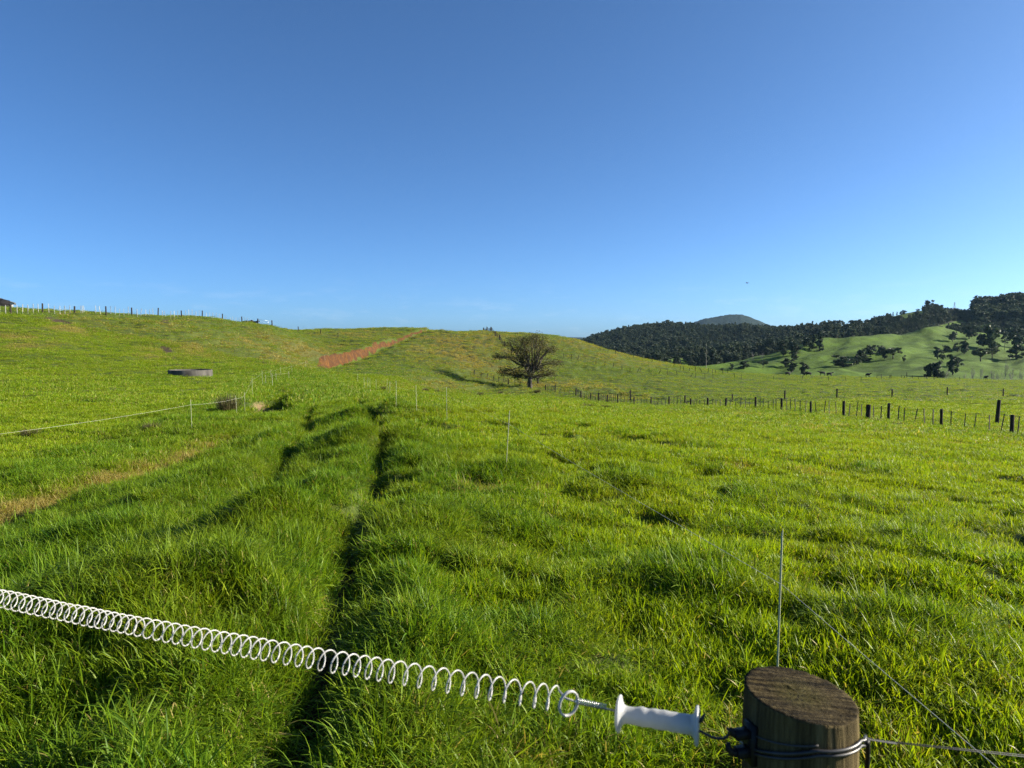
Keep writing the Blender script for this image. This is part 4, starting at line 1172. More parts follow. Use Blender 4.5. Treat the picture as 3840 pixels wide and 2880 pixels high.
def leaf_quads(ctr, size, r, flat=0.0):
    """one small bent leaf cluster per centre"""
    n = len(ctr)
    a = r.normal(0, 1, (n, 3)); a[:, 2] *= (1 - flat); a /= np.linalg.norm(a, axis=1)[:, None]
    b = np.cross(a, r.normal(0, 1, (n, 3))); b /= np.maximum(np.linalg.norm(b, axis=1), 1e-6)[:, None]
    s = (size * r.uniform(.55, 1.3, n))[:, None]
    w = (r.uniform(.45, .9, n))[:, None]
    V = np.stack([ctr - a * s, ctr + b * s * w + r.normal(0, .15, (n, 3)) * s, ctr + a * s, ctr - b * s * w], 1)
    F = np.arange(4 * n).reshape(n, 4)
    return V.reshape(-1, 3), F, np.repeat(r.random(n), 4)
def leaf_mesh(name, V, F, bv, m):
    me = mesh(name, V, F, [m], False)
    me.attributes.new('bv', 'FLOAT', 'POINT').data.foreach_set('value', bv.astype(np.float32))
    return me
def limb(mb, pts_, r0, r1, k=6):
    n = len(pts_); mb.tube(pts_, np.linspace(r0, r1, n), k)

def tree_meshes(kind, seed, leaf):
    """a tree 10 m high and 10 m wide, scaled where it stands"""
    r = np.random.default_rng(seed); tk = MB(); C_ = []
    def cluster(c, rad, n):
        q = r.normal(0, 1, (n, 3)); q /= np.linalg.norm(q, axis=1)[:, None]
        q *= (r.random(n) ** .45)[:, None]
        C_.append(np.array(c) + q * np.array(rad))
    if kind in ('round', 'spread', 'bush', 'tall'):
        lo = {'round': 1.1, 'spread': 3.4, 'bush': .2, 'tall': .8}[kind]
        fork = {'round': 2.4, 'spread': 3.2, 'bush': .5, 'tall': 4.0}[kind]
        limb(tk, [(0, 0, -.4), (.05, 0, fork * .5), (r.normal(0, .15), 0, fork)], .42, .30, 8)
        nb = {'round': 15, 'spread': 13, 'bush': 14, 'tall': 17}[kind]
        for i in range(nb):
            a = i * 2.4 + r.uniform(-.5, .5)
            if kind == 'spread': z = r.uniform(5.2, 9.0); q = r.uniform(1.2, 4.2) * (1.1 - abs(z - 6.5) / 6)
            elif kind == 'tall': z = r.uniform(1.4, 9.2); q = r.uniform(.6, 3.9) * math.sqrt(max(.1, 1 - ((z - 4.5) / 5.4) ** 2))
            else:
                z = lo + (9.2 - lo) * r.uniform(.05, 1.0); q = r.uniform(1.0, 4.1) * math.sqrt(max(.08, 1 - ((z - lo - 2.6) / (9.8 - lo)) ** 2))
            c = np.array((q * math.cos(a), q * math.sin(a), z))
            limb(tk, [(0, 0, fork), c * (.5, .5, .0) + (0, 0, fork + (z - fork) * .65), c], .20, .05, 5)
            R_ = r.uniform(1.2, 2.0)
            cluster(c, (R_, R_, R_ * .72), 75)
            for _ in range(2): cluster(c + r.normal(0, 1.1, 3) * (1, 1, .5), (.8, .8, .55), 22)
        sz = .55
    elif kind == 'pine':
        limb(tk, [(0, 0, -.4), (0, 0, 5), (0, 0, 9.6)], .30, .06, 7)
        for i in range(26):
            z = 1.2 + 8.4 * (i / 25) ** .9; a = i * 2.4 + r.uniform(-.4, .4)
            L = (4.6 * (1 - (z / 10.4)) ** .75 + .35) * r.uniform(.65, 1.1)
            e = np.array((L * math.cos(a), L * math.sin(a), z + L * r.uniform(-.1, .22)))
            limb(tk, [(0, 0, z), e], .07, .02, 4)
            for t in (.45, .8): cluster(e * (t, t, 1) , (.35 * L + .3, .35 * L + .3, .42), 16)
        cluster((0, 0, 9.7), (.3, .3, .6), 14)
        sz = .42
    elif kind == 'stand':                                # tall pine with a bare lower stem
        limb(tk, [(0, 0, -.4), (.1, 0, 5), (0, .1, 9.4)], .26, .07, 7)
        for i in range(20):
            z = 4.0 + 5.6 * (i / 19); a = i * 2.4 + r.uniform(-.4, .4)
            L = (3.9 * (1 - ((z - 4) / 7.2)) ** .6 + .5) * r.uniform(.55, 1.15)
            e = np.array((L * math.cos(a), L * math.sin(a), z + L * r.uniform(.0, .25)))
            limb(tk, [(0, 0, z), e], .07, .02, 4)
            cluster(e * (.8, .8, 1), (.45 * L + .3, .45 * L + .3, .5), 34)
        sz = .45
    C_ = np.concatenate(C_); C_[:, 2] = np.maximum(C_[:, 2], .2)
    V, F, bv = leaf_quads(C_, sz, r)
    return tk.mesh('trunk', M_BARK, True), leaf_mesh('crown', V, F, bv, leaf)

def bare_tree_meshes(seed, shrub=False):
    r = np.random.default_rng(seed); tk = MB(); br = MB()
    def grow(p, d, L, rad, dep, mb):
        n = 4; q = [p]
        for _ in range(n):
            d = d + r.normal(0, .10, 3) + (0, 0, .10); d = d / np.linalg.norm(d)
            p = p + d * L / n; q.append(p)
        mb.tube(q, np.linspace(rad, rad * .55, n + 1), 5 if dep else 7)
        if dep >= 4: return
        for j in range(3 if dep else 6):
            e = d + r.normal(0, .55, 3); e[2] = abs(e[2]) + .25; e /= np.linalg.norm(e)
            grow(np.array(q[r.integers(2, n + 1)]), e, L * r.uniform(.5, .75), rad * .52, dep + 1, br)
    if shrub:
        for _ in range(7):
            e = r.normal(0, .6, 3); e[2] = 1; e /= np.linalg.norm(e)
            grow(np.array((r.normal(0, .8), r.normal(0, .8), -.2)), e, 4.6, .10, 1, br)
        tk.tube([(0, 0, -.3), (0, 0, 1.5)], [.16, .1], 6)
    else:
        grow(np.array((0, 0, -.3)), np.array((0, 0, 1.)), 3.9, .20, 0, tk)
        tk.tube([(0, 0, 3), (.1, .1, 6.5), (0, 0, 8.6)], [.13, .07, .02], 5)
    return tk.mesh('trunk', M_PALEBARK, True), br.mesh('branches', M_PALEBARK, True)

TM = {}
for kd, lf, n_ in (('round', M_DARKLEAF, 3), ('spread', M_MIDLEAF, 2), ('bush', M_DARKLEAF, 2), ('tall', M_DARKLEAF, 3), ('pine', M_PINELEAF, 2), ('stand', M_PINELEAF, 3)):
    TM[kd] = [tree_meshes(kd, 100 + 7 * q + len(kd), lf) for q in range(n_)]
TM['pale'] = [tree_meshes('round', 301, M_MIDLEAF)]
TM['bare'] = [bare_tree_meshes(400 + q) for q in range(3)]
TM['shrub'] = [bare_tree_meshes(410 + q, True) for q in range(2)]
NAMES = {'round': 'round_tree', 'spread': 'spreading_tree', 'bush': 'bushy_tree', 'tall': 'tall_tree', 'pine': 'conifer_tree', 'stand': 'pine_tree', 'pale': 'pale_tree', 'bare': 'bare_tree', 'shrub': 'bare_shrub'}
tcount = 0
def tree(kind, u, v, h, w, label, group=None, Y=None):
    """base seen at (u, v), h by w pixels of a 1024 px wide picture"""
    global tcount
    if Y is None: x, y = hhit(u, v)
    else: y = Y; x = ray(u, v)[0] * Y
    z = HH1(x, y); k = y / 710
    tcount += 1
    t = thing(NAMES[kind], label, 'shrub' if kind == 'shrub' else 'tree', (x, y, z - .1), group, rnd.uniform(0, 6.28))
    a, b = TM[kind][tcount % len(TM[kind])]
    sc = (w * k / 10 * 1.12, w * k / 10 * 1.12, h * k / 10 * 1.2)
    ob('trunk', a, t, scale=sc); ob('branches' if kind in ('bare', 'shrub') else 'crown', b, t, scale=sc)
    return t
HILLT = [
 ('bush', 842.5, 367, 10, 18, 'wide low dark bush casting a long shadow on the open green hill'),
 ('round', 856.4, 364.4, 8.5, 8, 'small dark tree at the lower left end of the tree cluster on the green hill'),
 ('round', 861, 362, 12, 11, 'taller dark tree behind the small one at the left of the hill cluster'),
 ('round', 870, 356.5, 9.5, 11, 'rounded dark tree at the upper middle of the green hill'),
 ('pale', 867.6, 361.5, 5, 8, 'low pale bush beside the tree cluster on the green hill'),
 ('round', 882, 354, 7.5, 10, 'leaning dark tree at the top of the group of three on the green hill'),
 ('tall', 884.5, 359.3, 9, 6, 'slim dark tree at the front of the group of three on the green hill'),
 ('spread', 893, 359, 9.5, 14, 'many-stemmed tree with windswept crown leaning right on the green hill'),
 ('pale', 904, 361.9, 6, 3.5, 'tiny pale sapling alone in the middle of the green hill'),
 ('tall', 937.4, 359.3, 10.5, 7.5, 'upright dark tree with a clear trunk alone on the green slope'),
 ('pale', 942.8, 360.3, 8, 5, 'paler thin tree just right of the upright dark tree'),
 ('round', 947, 352.3, 6.5, 8, 'small round tree upslope of the upright dark tree'),
 ('round', 952.5, 341.8, 8.5, 7, 'round dark tree below the crest of the green hill'),
 ('tall', 964.4, 354.2, 11, 9, 'dark tree with ragged crown and clear trunk on the right slope'),
 ('pale', 957, 352.3, 8.5, 7, 'pale thin tree left of the ragged dark tree'),
 ('round', 969, 339.2, 11.5, 13, 'large dark tree standing at the right end of the bright crest'),
 ('spread', 980.6, 361.5, 11, 14, 'dark leaning bush-crowned tree above the bare trees'),
 ('spread', 992, 358.8, 9.5, 11, 'flat-crowned tree with visible trunk right of the leaning one'),
 ('tall', 952.5, 375.2, 17.5, 11, 'tall dark tree at the foot of the green hill left of the bare trees'),
 ('round', 957, 367, 8.5, 9, 'dark crown showing behind the tall tree at the hill foot'),
 ('tall', 936.6, 380, 16, 14, 'broad dark evergreen at the field edge below the green hill'),
 ('tall', 928, 380, 14, 9, 'dark evergreen touching the left side of the broad one at the field edge'),
 ('shrub', 946, 380, 10, 9, 'brown leafless bush right of the broad evergreen at the field edge'),
 ('round', 990, 349.2, 22, 22, 'biggest dark tree mass at the right of the green hill'),
 ('round', 1014.6, 348.2, 17, 17, 'large dark tree near the right edge below the pine stand'),
 ('round', 1016, 358.8, 13.5, 15, 'dense dark tree at the right edge above the bare trees'),
 ('stand', 1004.5, 350, 15, 8, 'slender dark tree between the two largest trees on the right'),
 ('tall', 758, 353.2, 11, 8, 'dark tree at the right end of the trees edging the wood'),
 ('round', 767, 353.6, 9, 8, 'lower dark tree right of the wood edge trees'),
 ('round', 783, 350.8, 10, 13, 'wide dark tree at the upper left edge of the green hill'),
 ('tall', 791.6, 353, 13, 8, 'tall dark tree in the clump at the left of the green hill'),
 ('round', 796, 354.3, 10, 12, 'broad dark tree at the front of the left hill clump'),
 ('round', 806.8, 346.2, 8, 9, 'dark tree on the crest left of the bright green slope'),
 ('round', 811.4, 350.3, 6.5, 6, 'small round tree standing apart left of the pair on the slope'),
 ('round', 819.4, 351, 10, 9, 'dark round tree at the left end of the bright slope'),
 ('tall', 820, 342.2, 9, 6, 'slim dark tree on the crest behind the round one'),
 ('tall', 813.5, 344, 8, 7, 'dark tree on the crest between two others'),
 ('round', 794.5, 361.2, 7, 8, 'small dark tree alone below the left hill clump'),
 ('pale', 783.6, 356.3, 8, 5, 'pale thin tree below the wide tree at the upper left of the hill'),
 ('bush', 731.7, 370.2, 6, 5, 'small dark shrubby tree above the far fence line'),
 ('bush', 721.5, 371, 2.6, 4, 'tiny dark bush just above the far fence line'),
 ('round', 744, 368.5, 7, 11, 'dark round tree alone in the pale paddock left of the hill'),
 ('spread', 763, 367.8, 6.5, 9, 'thin flat-topped tree in the pale paddock'),
 ('round', 785.7, 367.3, 8, 10, 'grey-green tree above the pale blossoming shrubs'),
 ('tall', 792.4, 372, 8.5, 10, 'dark tree rising out of the pale leafless shrubs'),
 ('tall', 804, 376.5, 12, 9, 'tall dim tree right of the pale shrubs at the hill foot'),
 ('round', 692, 367.8, 6, 8, 'dim small tree left of the tall bare pole'),
 ('round', 676.8, 365.2, 9, 9, 'dark tree by the small green paddock left of the bare pole'),
 ('round', 688, 361.8, 8.5, 10, 'dark tree behind the dim small one near the bare pole'),
 ('tall', 697, 361, 9, 8, 'dark tree behind and left of the bare pole'),
 ('tall', 657, 366, 11, 10, 'dark tree at the left end of the valley trees'),
 ('round', 667, 366, 7, 8, 'low dark tree in the valley between two taller ones'),
 ('tall', 712, 363.5, 13, 10, 'first dark tree of the row right of the bare pole'),
 ('tall', 721.5, 362.5, 14.5, 11, 'second dark tree of the row right of the bare pole'),
 ('round', 730, 361.8, 14, 10, 'third dark tree of the row right of the bare pole'),
 ('tall', 737.8, 360, 13, 9, 'fourth dark tree of the row with reddish lower trunks'),
 ('stand', 746, 358.5, 12, 8, 'fifth tree of the row with bare lower stems'),
 ('round', 771, 351.8, 11, 10, 'dark tree above the row in front of the wooded ridge'),
 ('shrub', 752.6, 360.5, 8, 4, 'bleached leafless tree below the row of dark trees'),
 ('shrub', 762, 360.2, 8, 5, 'bleached leafless tree below the dark trees, right of its twin'),
]
for args in HILLT: tree(*args[:6], group='trees dotted over the green hill')
BARE = [(965, 15, 'leftmost leafless tree of the row at right'), (972, 19, 'second leafless tree of the right row, tall and pale'), (980, 15, 'third leafless tree of the right row, shorter'), (991.5, 19, 'fourth leafless tree of the right row with upright stems'),
        (997, 14, 'short leafless tree in the middle of the right row'), (1004.6, 22, 'tallest leafless tree of the right row'), (1012, 21, 'broad leafless tree near the right edge'), (1020.8, 20, 'leafless tree cut by the right edge')]
for q, (u, h, lb) in enumerate(BARE): tree('bare', u, 381, h, h * .62, lb, 'leafless trees along the valley', Y=330 + (q % 3) * 9)
for u, h, w, lb, Y in ((775.6, 9, 11, 'grey leafless shrub above the far fence left of the pale ones', 330), (786.5, 7, 9, 'pale leafless shrub at the field edge behind the cattle', 322), (796, 8, 11, 'pale blossoming leafless shrub right of the cattle', 326),
                       (766, 7, 9, 'low grey shrub above the far fence line', 335), (751, 6, 9, 'low brown shrub in the pale paddock above the far fence', 340), (861, 6, 14, 'low grey shrub behind the cow at the field edge', 330), (740, 5, 8, 'leftmost low brown shrub above the far fence', 345)):
    tree('shrub', u, 380, h * 1.3, w, lb, 'leafless shrubs along the valley', Y=Y)
SKY = [('round', 929, 311.6, 8.6, 8.5, 'lone round tree standing on the skyline left of the pylon', 1000), ('pine', 890.4, 316.5, 4, 2.6, 'small pointed tree on the skyline, left one of three', 1000), ('pine', 893, 316, 4.2, 2.8, 'small pointed tree on the skyline, middle one of three', 1000),
       ('pine', 897, 315, 3.6, 2.2, 'small pointed tree on the skyline, right one of three', 1000), ('bush', 901.5, 312.5, 3.5, 5, 'rising dark hedge bush at the left end of the skyline pasture', 1000), ('bush', 904.3, 311.5, 3.6, 4, 'dark hedge bush at the top of the rising hedge', 1000),
       ('spread', 866.8, 322, 4.6, 5.5, 'flat-topped tree on the skyline of the back hill', 1000), ('round', 875, 319.8, 4.6, 5, 'round dark tree on the skyline right of the flat-topped one', 1000),
       ('spread', 832, 330, 5.5, 5, 'windswept tree at the left end of the back hill skyline', 1000), ('round', 838, 328.8, 4.6, 5, 'dark tree next to the windswept one on the skyline', 1000), ('bush', 938, 311.8, 3.2, 4, 'dark pointed bush on the skyline left of the pylon', 1000), ('bush', 917.7, 312, 2.4, 4, 'low bush on the skyline left of the lone round tree', 1000)]
for kd, u, v, h, w, lb, Y in SKY: tree(kd, u, v, h, w, lb, 'trees on the back hill skyline', Y=Y)

# the wooded ridge and the bush on the back hill: far woods that read as one mass
fstore = bpy.data.collections.new('wood_shapes')
fk = 0
def join_tree(kind, seed, leaf, k_):
    a, b = tree_meshes(kind, seed, leaf)
    va = np.zeros(len(a.vertices) * 3, np.float32); a.vertices.foreach_get('co', va)
    vb = np.zeros(len(b.vertices) * 3, np.float32); b.vertices.foreach_get('co', vb)
    fa = [tuple(p_.vertices) for p_ in a.polygons]; n_ = len(va) // 3
    fb = [tuple(i + n_ for i in p_.vertices) for p_ in b.polygons]
    me = mesh('wood_tree', np.concatenate([va.reshape(-1, 3), vb.reshape(-1, 3)]), fa + fb, [M_BARK, leaf], False, [0] * len(fa) + [1] * len(fb))
    bvv = np.zeros(len(vb) // 3, np.float32); b.attributes['bv'].data.foreach_get('value', bvv)
    me.attributes.new('bv', 'FLOAT', 'POINT').data.foreach_set('value', np.concatenate([np.zeros(n_, np.float32), bvv]))
    fstore.objects.link(bpy.data.objects.new('wood_' + names[k_], me))
for q, (kd, lf) in enumerate((('pine', M_PINELEAF), ('pine', M_PINELEAF), ('round', M_DARKLEAF), ('round', M_MIDLEAF), ('tall', M_DARKLEAF), ('stand', M_PINELEAF))):
    join_tree(kd, 500 + q, lf, q)
def wood(name, label, n, ulo, uhi, ylo, yhi, hfn, kinds_, seed, keepfn=None):
    r = np.random.default_rng(seed)
    Y = np.sqrt(ylo ** 2 + r.random(n) * (yhi ** 2 - ylo ** 2)); U = r.uniform(ulo, uhi, n); X = (U - 512) / FPX * Y
    ok = forest_mask(X, Y)
    if keepfn is not None: ok &= keepfn(X, Y, U, r)
    X, Y, U = X[ok], Y[ok], U[ok]; Z = HH(X, Y) - .3; n = len(X)
    h = hfn(X, Y, U, r)
    w = h * r.uniform(.55, .95, n)
    idx = np.array(kinds_)[r.integers(0, len(kinds_), n)]
    me = bpy.data.meshes.new(name)
    me.vertices.add(n); me.vertices.foreach_set('co', np.stack([X, Y, Z], 1).astype(np.float32).ravel())
    for nm, typ, key, a in (('rot', 'FLOAT_VECTOR', 'vector', np.stack([0 * X, 0 * X, r.uniform(0, 6.28, n)], 1)), ('scl', 'FLOAT_VECTOR', 'vector', np.stack([w, w, h], 1) / 10), ('idx', 'INT', 'value', idx)):
        me.attributes.new(nm, typ, 'POINT').data.foreach_set(key, (a.astype(np.int32) if typ == 'INT' else a.astype(np.float32)).ravel())
    o = ob(name, me); o.modifiers.new('scatter', 'NODES').node_group = wood_ng
    return tag(o, label, 'wood', kind='stuff')
wood_ng = scatter_nodes('wood_scatter', fstore)
wood('ridge_forest', 'dark bluish wood covering the long ridge under the mountain', 14000, 545, 860, 570, 1560,
     lambda X, Y, U, r: r.uniform(4, 9.5, len(X)) + 5 * (r.random(len(X)) < .12), [0, 1, 2, 3, 4, 2, 0, 4], 77)
wood('hill_forest', 'dark bush and scrub covering the back hill between open green clearings', 7000, 770, 1240, 640, 1080,
     lambda X, Y, U, r: np.where((U > 972) & (Y > 850), r.uniform(9, 18, len(X)), r.uniform(2.5, 7.0, len(X)) + 3 * (r.random(len(X)) < .12)) * np.where((U > 940) & (U < 973) & (Y > 950), .35, 1), [2, 3, 4, 2, 4], 78)
wood('skyline_pines', 'stand of tall pines crowning the hill in the upper right corner', 500, 974, 1240, 930, 1060,
     lambda X, Y, U, r: r.uniform(17, 23, len(X)), [5, 5, 5, 0], 79)

# bare pole-like dead tree
x, y = at(705.5, 206)
pl = thing('dead_tree', 'tall thin bare dead tree rising like a pole behind the far fence', 'dead tree', (x, y, H1(x, y)))
mb = MB(); mb.tube([(0, 0, -.3), (.03, 0, 2), (-.05, 0, 4.2), (.0, .0, 6), (-.06, 0, 8.0)], [.085, .075, .06, .045, .02], 7)
ob('trunk', mb.mesh('trunk', M_PALEBARK), pl)
mb = MB()
for z_, dx in ((4.6, .25), (5.6, -.22), (6.6, .18), (7.2, -.12)): mb.tube([(0, 0, z_), (dx, .05, z_ + .25)], [.016, .006], 4)
ob('stub', mb.mesh('stub', M_PALEBARK), pl)

# the lone tree beside the fence corner
tx, ty = hit(530.2, 388.2, 90)
tz = H1(tx, ty); k = ty / 710
lone = thing('lone_tree', 'lone spreading tree with thin olive foliage beside the fence corner', 'tree', (tx, ty, tz))
r = np.random.default_rng(9)
def pz(zx, zy): return (zx - 632) / 10.37 * k, (705 - zy) / 10.37 * k
PADS = [(400,370,90,28),(335,385,50,16),(520,392,60,20),(400,520,70,22),(375,555,60,16),(480,560,70,20),(430,235,60,24),(500,270,60,24),(540,190,40,20),(700,178,45,22),(735,205,50,24),(660,230,60,24),(780,270,80,28),(868,292,60,20),(820,315,60,20),(700,330,70,24),(620,300,60,24),(580,240,50,24),
        (800,440,80,24),(885,458,60,18),(740,400,60,22),(700,470,60,20),(780,540,60,20),(735,585,50,18),(560,450,50,18),(620,380,60,20),(500,600,60,14),(850,560,40,14),(640,180,40,22),(560,330,60,22),(460,320,60,20),(660,520,60,16),(590,520,60,16)]
tk = MB(); lv = []
fz = (705 - 588) / 10.37 * k
trunk_top = np.array([.0, 0, fz])
limb(tk, [(-.1, 0, -.3), (-.02, 0, .25), (-.05, .02, fz * .55), trunk_top], .46, .36, 10)
mains = []
for j in range(9):
    a = j * 2 * math.pi / 9 + r.uniform(-.25, .25)
    top = trunk_top + np.array([math.cos(a) * r.uniform(.5, 1.3), math.sin(a) * r.uniform(.5, 1.2), r.uniform(1.1, 2.2)])
    limb(tk, [trunk_top - (0, 0, .3), trunk_top * .5 + top * .5 + (0, 0, -.12), top], .22, .13, 7); mains.append(top)
mains = np.array(mains)
br_ = MB()
for zx, zy, rx, rz_ in PADS:
    X, Z = pz(zx, zy); RX, RZ = rx / 10.37 * k, rz_ / 10.37 * k
    for rep in range(2):
        Yo = r.uniform(-3.2, 3.2) * (1 - (abs(X) / 7) ** 2 * .5)
        c = np.array([X + r.normal(0, .25), Yo, Z + r.normal(0, .15)])
        m_ = mains[np.argmin(np.linalg.norm(mains - c * (.8, .8, .3), axis=1))] if c[2] > fz + .8 else trunk_top - (0, 0, .15)
        mid = m_ * .5 + c * .5 + np.array([0, 0, .30 if c[2] > fz + 2 else -.1]) + r.normal(0, .12, 3)
        q = np.array([m_, m_ * .75 + c * .25 + r.normal(0, .1, 3), mid, mid * .45 + c * .55 + r.normal(0, .08, 3), c])
        tq = np.linspace(0, 4, 11); q = np.stack([pchip(np.arange(5), q[:, i], tq) for i in range(3)], 1)
        br_.tube(q, np.linspace(.105, .03, 11), 6)
        for t_ in range(8):
            e = c + np.array([r.normal(0, .55) * RX, r.normal(0, .55) * RX, r.normal(0, .85) * RZ + .05])
            s_ = q[r.integers(5, 11)]
            br_.tube([s_, s_ * .5 + e * .5 + r.normal(0, .08, 3), e], [.028, .018, .008], 4)
            n_ = 27
            lv.append(e + r.normal(0, 1, (n_, 3)) * np.array([.42, .42, .20]) * (.6 + RX * .55))
ob('trunk', tk.mesh('trunk', M_BARK), lone); ob('branches', br_.mesh('branches', M_BARK), lone)
V, F, bv = leaf_quads(np.concatenate(lv), .095, r, .5)
ob('crown', leaf_mesh('crown', V, F, bv, M_OLIVE), lone)

# ------------------------------------------------------------------ rushes
M_RUSH = foliage_material('rush_stems', (.030, .036, .012), (.15, .125, .045), .2, 2.)
def rush_mesh(seed):
    rr = np.random.default_rng(seed)
    V, F, bv, de = blades(420, .36, .55, 1.05, .016, 4, .35, .0, rr, .38)
    return leaf_mesh('rush_clump', V, F, bv, M_RUSH)
RM = [rush_mesh(21), rush_mesh(22)]
for q, (u, v, w, h, lb) in enumerate((
    (228, 412, 31, 20, 'large dark rush clump behind the left electric fence'), (152, 430.5, 24, 10, 'low dark rush clump left of the tall white stake'), (30, 436, 26, 9, 'dark rush clump at the left edge under the electric twine'),
    (425.5, 392, 9, 5, 'small brown rush clump in the hollow below the dry hillside'), (437, 392.5, 7, 3.5, 'smaller brown rush clump right of its neighbour in the hollow'), (480.5, 396, 9, 4.5, 'brown rush tuft at the far edge of the bright field'), (500.5, 394, 7, 3.5, 'rush tuft left of the lone tree trunk'),
    (537, 393, 9, 4, 'rush tuft just in front of the lone tree'), (588, 408, 16, 5.5, 'brown rush patch in front of the boundary fence'), (605, 408, 12, 4, 'thin brown rush patch right of the larger one'), (536, 409.5, 6, 3, 'dark rush tuft in the bright field below the lone tree'), (383, 390, 8, 4.5, 'dark rush clump beside the stakes at the foot of the hill'))):
    x, y = hit(u, v, 12, 140); k_ = y / 710
    o = ob('rush_clump', RM[q % 2], None, (x, y, H1(x, y) - .04), (0, 0, q * 1.3), (w * k_ / 1.35, w * k_ / 1.35, h * k_ / .85))
    tag(o, lb, 'rush clump', 'rush clumps in the pasture')

# ------------------------------------------------------------------ concrete ring trough
x, y = hit(190.6, 377.4, 40); y += 1.7; x = ray(190.6, 377)[0] * y
tr_ = thing('water_trough', 'round grey concrete water trough standing in the left paddock', 'water trough', (x, y, H1(x, y) - .05))
ro = 20.4 * y / 710
mb = MB(); k_ = 72; th = np.arange(k_) * 2 * math.pi / k_; V = []
for rr, z in ((ro, -.3), (ro, .58), (ro - .015, .60), (ro - .085, .60), (ro - .10, .585), (ro - .10, .05)):
    V.append(np.stack([rr * np.cos(th), rr * np.sin(th), np.full(k_, z)], 1))
F = [(i * k_ + j, i * k_ + (j + 1) % k_, (i + 1) * k_ + (j + 1) % k_, (i + 1) * k_ + j) for i in range(5) for j in range(k_)]
ob('ring_wall', mesh('ring_wall', np.concatenate(V), F, [M_CONC], True), tr_)
M_WATER, nt, out = mat('trough_water'); g_ = G(nt); nt.links.new(g_.bsdf((.03, .045, .04), .05, .5), out.inputs[0])
ob('water', mesh('water', np.stack([(ro - .1) * np.cos(th), (ro - .1) * np.sin(th), np.full(k_, .42)], 1), [tuple(range(k_))], [M_WATER], False), tr_)

# ------------------------------------------------------------------ shed and tank behind the hilltop fence
sy_ = 116.
x0_, x1_ = ray(13.4, 305)[0] * sy_, ray(-60, 305)[0] * sy_
gz = H1(x0_, sy_)
sh = thing('farm_shed', 'small white-walled shed with sloping grey roof at the far left of the skyline', 'shed', (x0_, sy_, gz), None, math.atan2(-x0_, sy_))
wd = x0_ - x1_
hw = zv(sy_, 302.8) - gz; hr = zv(sy_ + 3, 296.4) - gz + .9
mb = MB()
V = [(0, 0, -.5), (-wd, 0, -.5), (-wd, 6, -.5), (0, 6, -.5), (0, 0, hw), (-wd, 0, hw), (-wd, 6, hw), (0, 6, hw), (-4.5, 0, hw + 1.55), (-4.5, 6, hw + 1.55)]
F = [(0, 1, 5, 8, 4), (3, 7, 9, 6, 2), (0, 4, 7, 3), (1, 2, 6, 5)]
mb.add(V, F); ob('wall', mb.mesh('wall', M_WHITE, False), sh)
mb = MB()
for a_, b_ in (((.35, hw - .10), (-4.5, hw + 1.6)), ((-4.5, hw + 1.6), (-wd - .3, hw - .0))):
    V = [(a_[0], -.4, a_[1]), (b_[0], -.4, b_[1]), (b_[0], 6.4, b_[1]), (a_[0], 6.4, a_[1])]
    V = V + [(p_[0], p_[1], p_[2] + .09) for p_ in V]
    mb.add(V, [(3, 2, 1, 0), (4, 5, 6, 7), (0, 1, 5, 4), (1, 2, 6, 5), (2, 3, 7, 6), (3, 0, 4, 7)])
ob('roof', mb.mesh('roof', M_ROOF, False), sh)
mb = MB(); mb.box((-3.2, -.03, hw * .5), (.95, .05, hw * .9)); ob('door', mb.mesh('door', M_ROOF, False), sh)
mb = MB(); mb.tube([(-4.2, .6, hw + 1.6), (-4.2, .6, hw + 2.3)], .09, 8); ob('flue', mb.mesh('flue', M_ROOF), sh)
ty_ = 110.5; x_ = ray(.6, 305)[0] * ty_; gz = H1(x_, ty_)
tn = thing('water_tank', 'round black plastic water tank in front of the white shed', 'water tank', (x_, ty_, gz))
th_ = zv(ty_, 299.6) - gz; rt = 1.25
mb = MB(); mb.lathe([(rt, -.3), (rt, .3), (rt * 1.02, .34), (rt, .4), (rt, th_ * .55), (rt * 1.02, th_ * .57), (rt, th_ * .6), (rt, th_ - .22), (rt * .93, th_ - .1), (rt * .3, th_ + .08)], 40)
ob('tank_body', mb.mesh('tank_body', M_TANK), tn)
mb = MB(); mb.lathe([(.30, th_ + .05), (.32, th_ + .12), (.28, th_ + .17)], 20); ob('lid', mb.mesh('lid', M_TANK), tn)

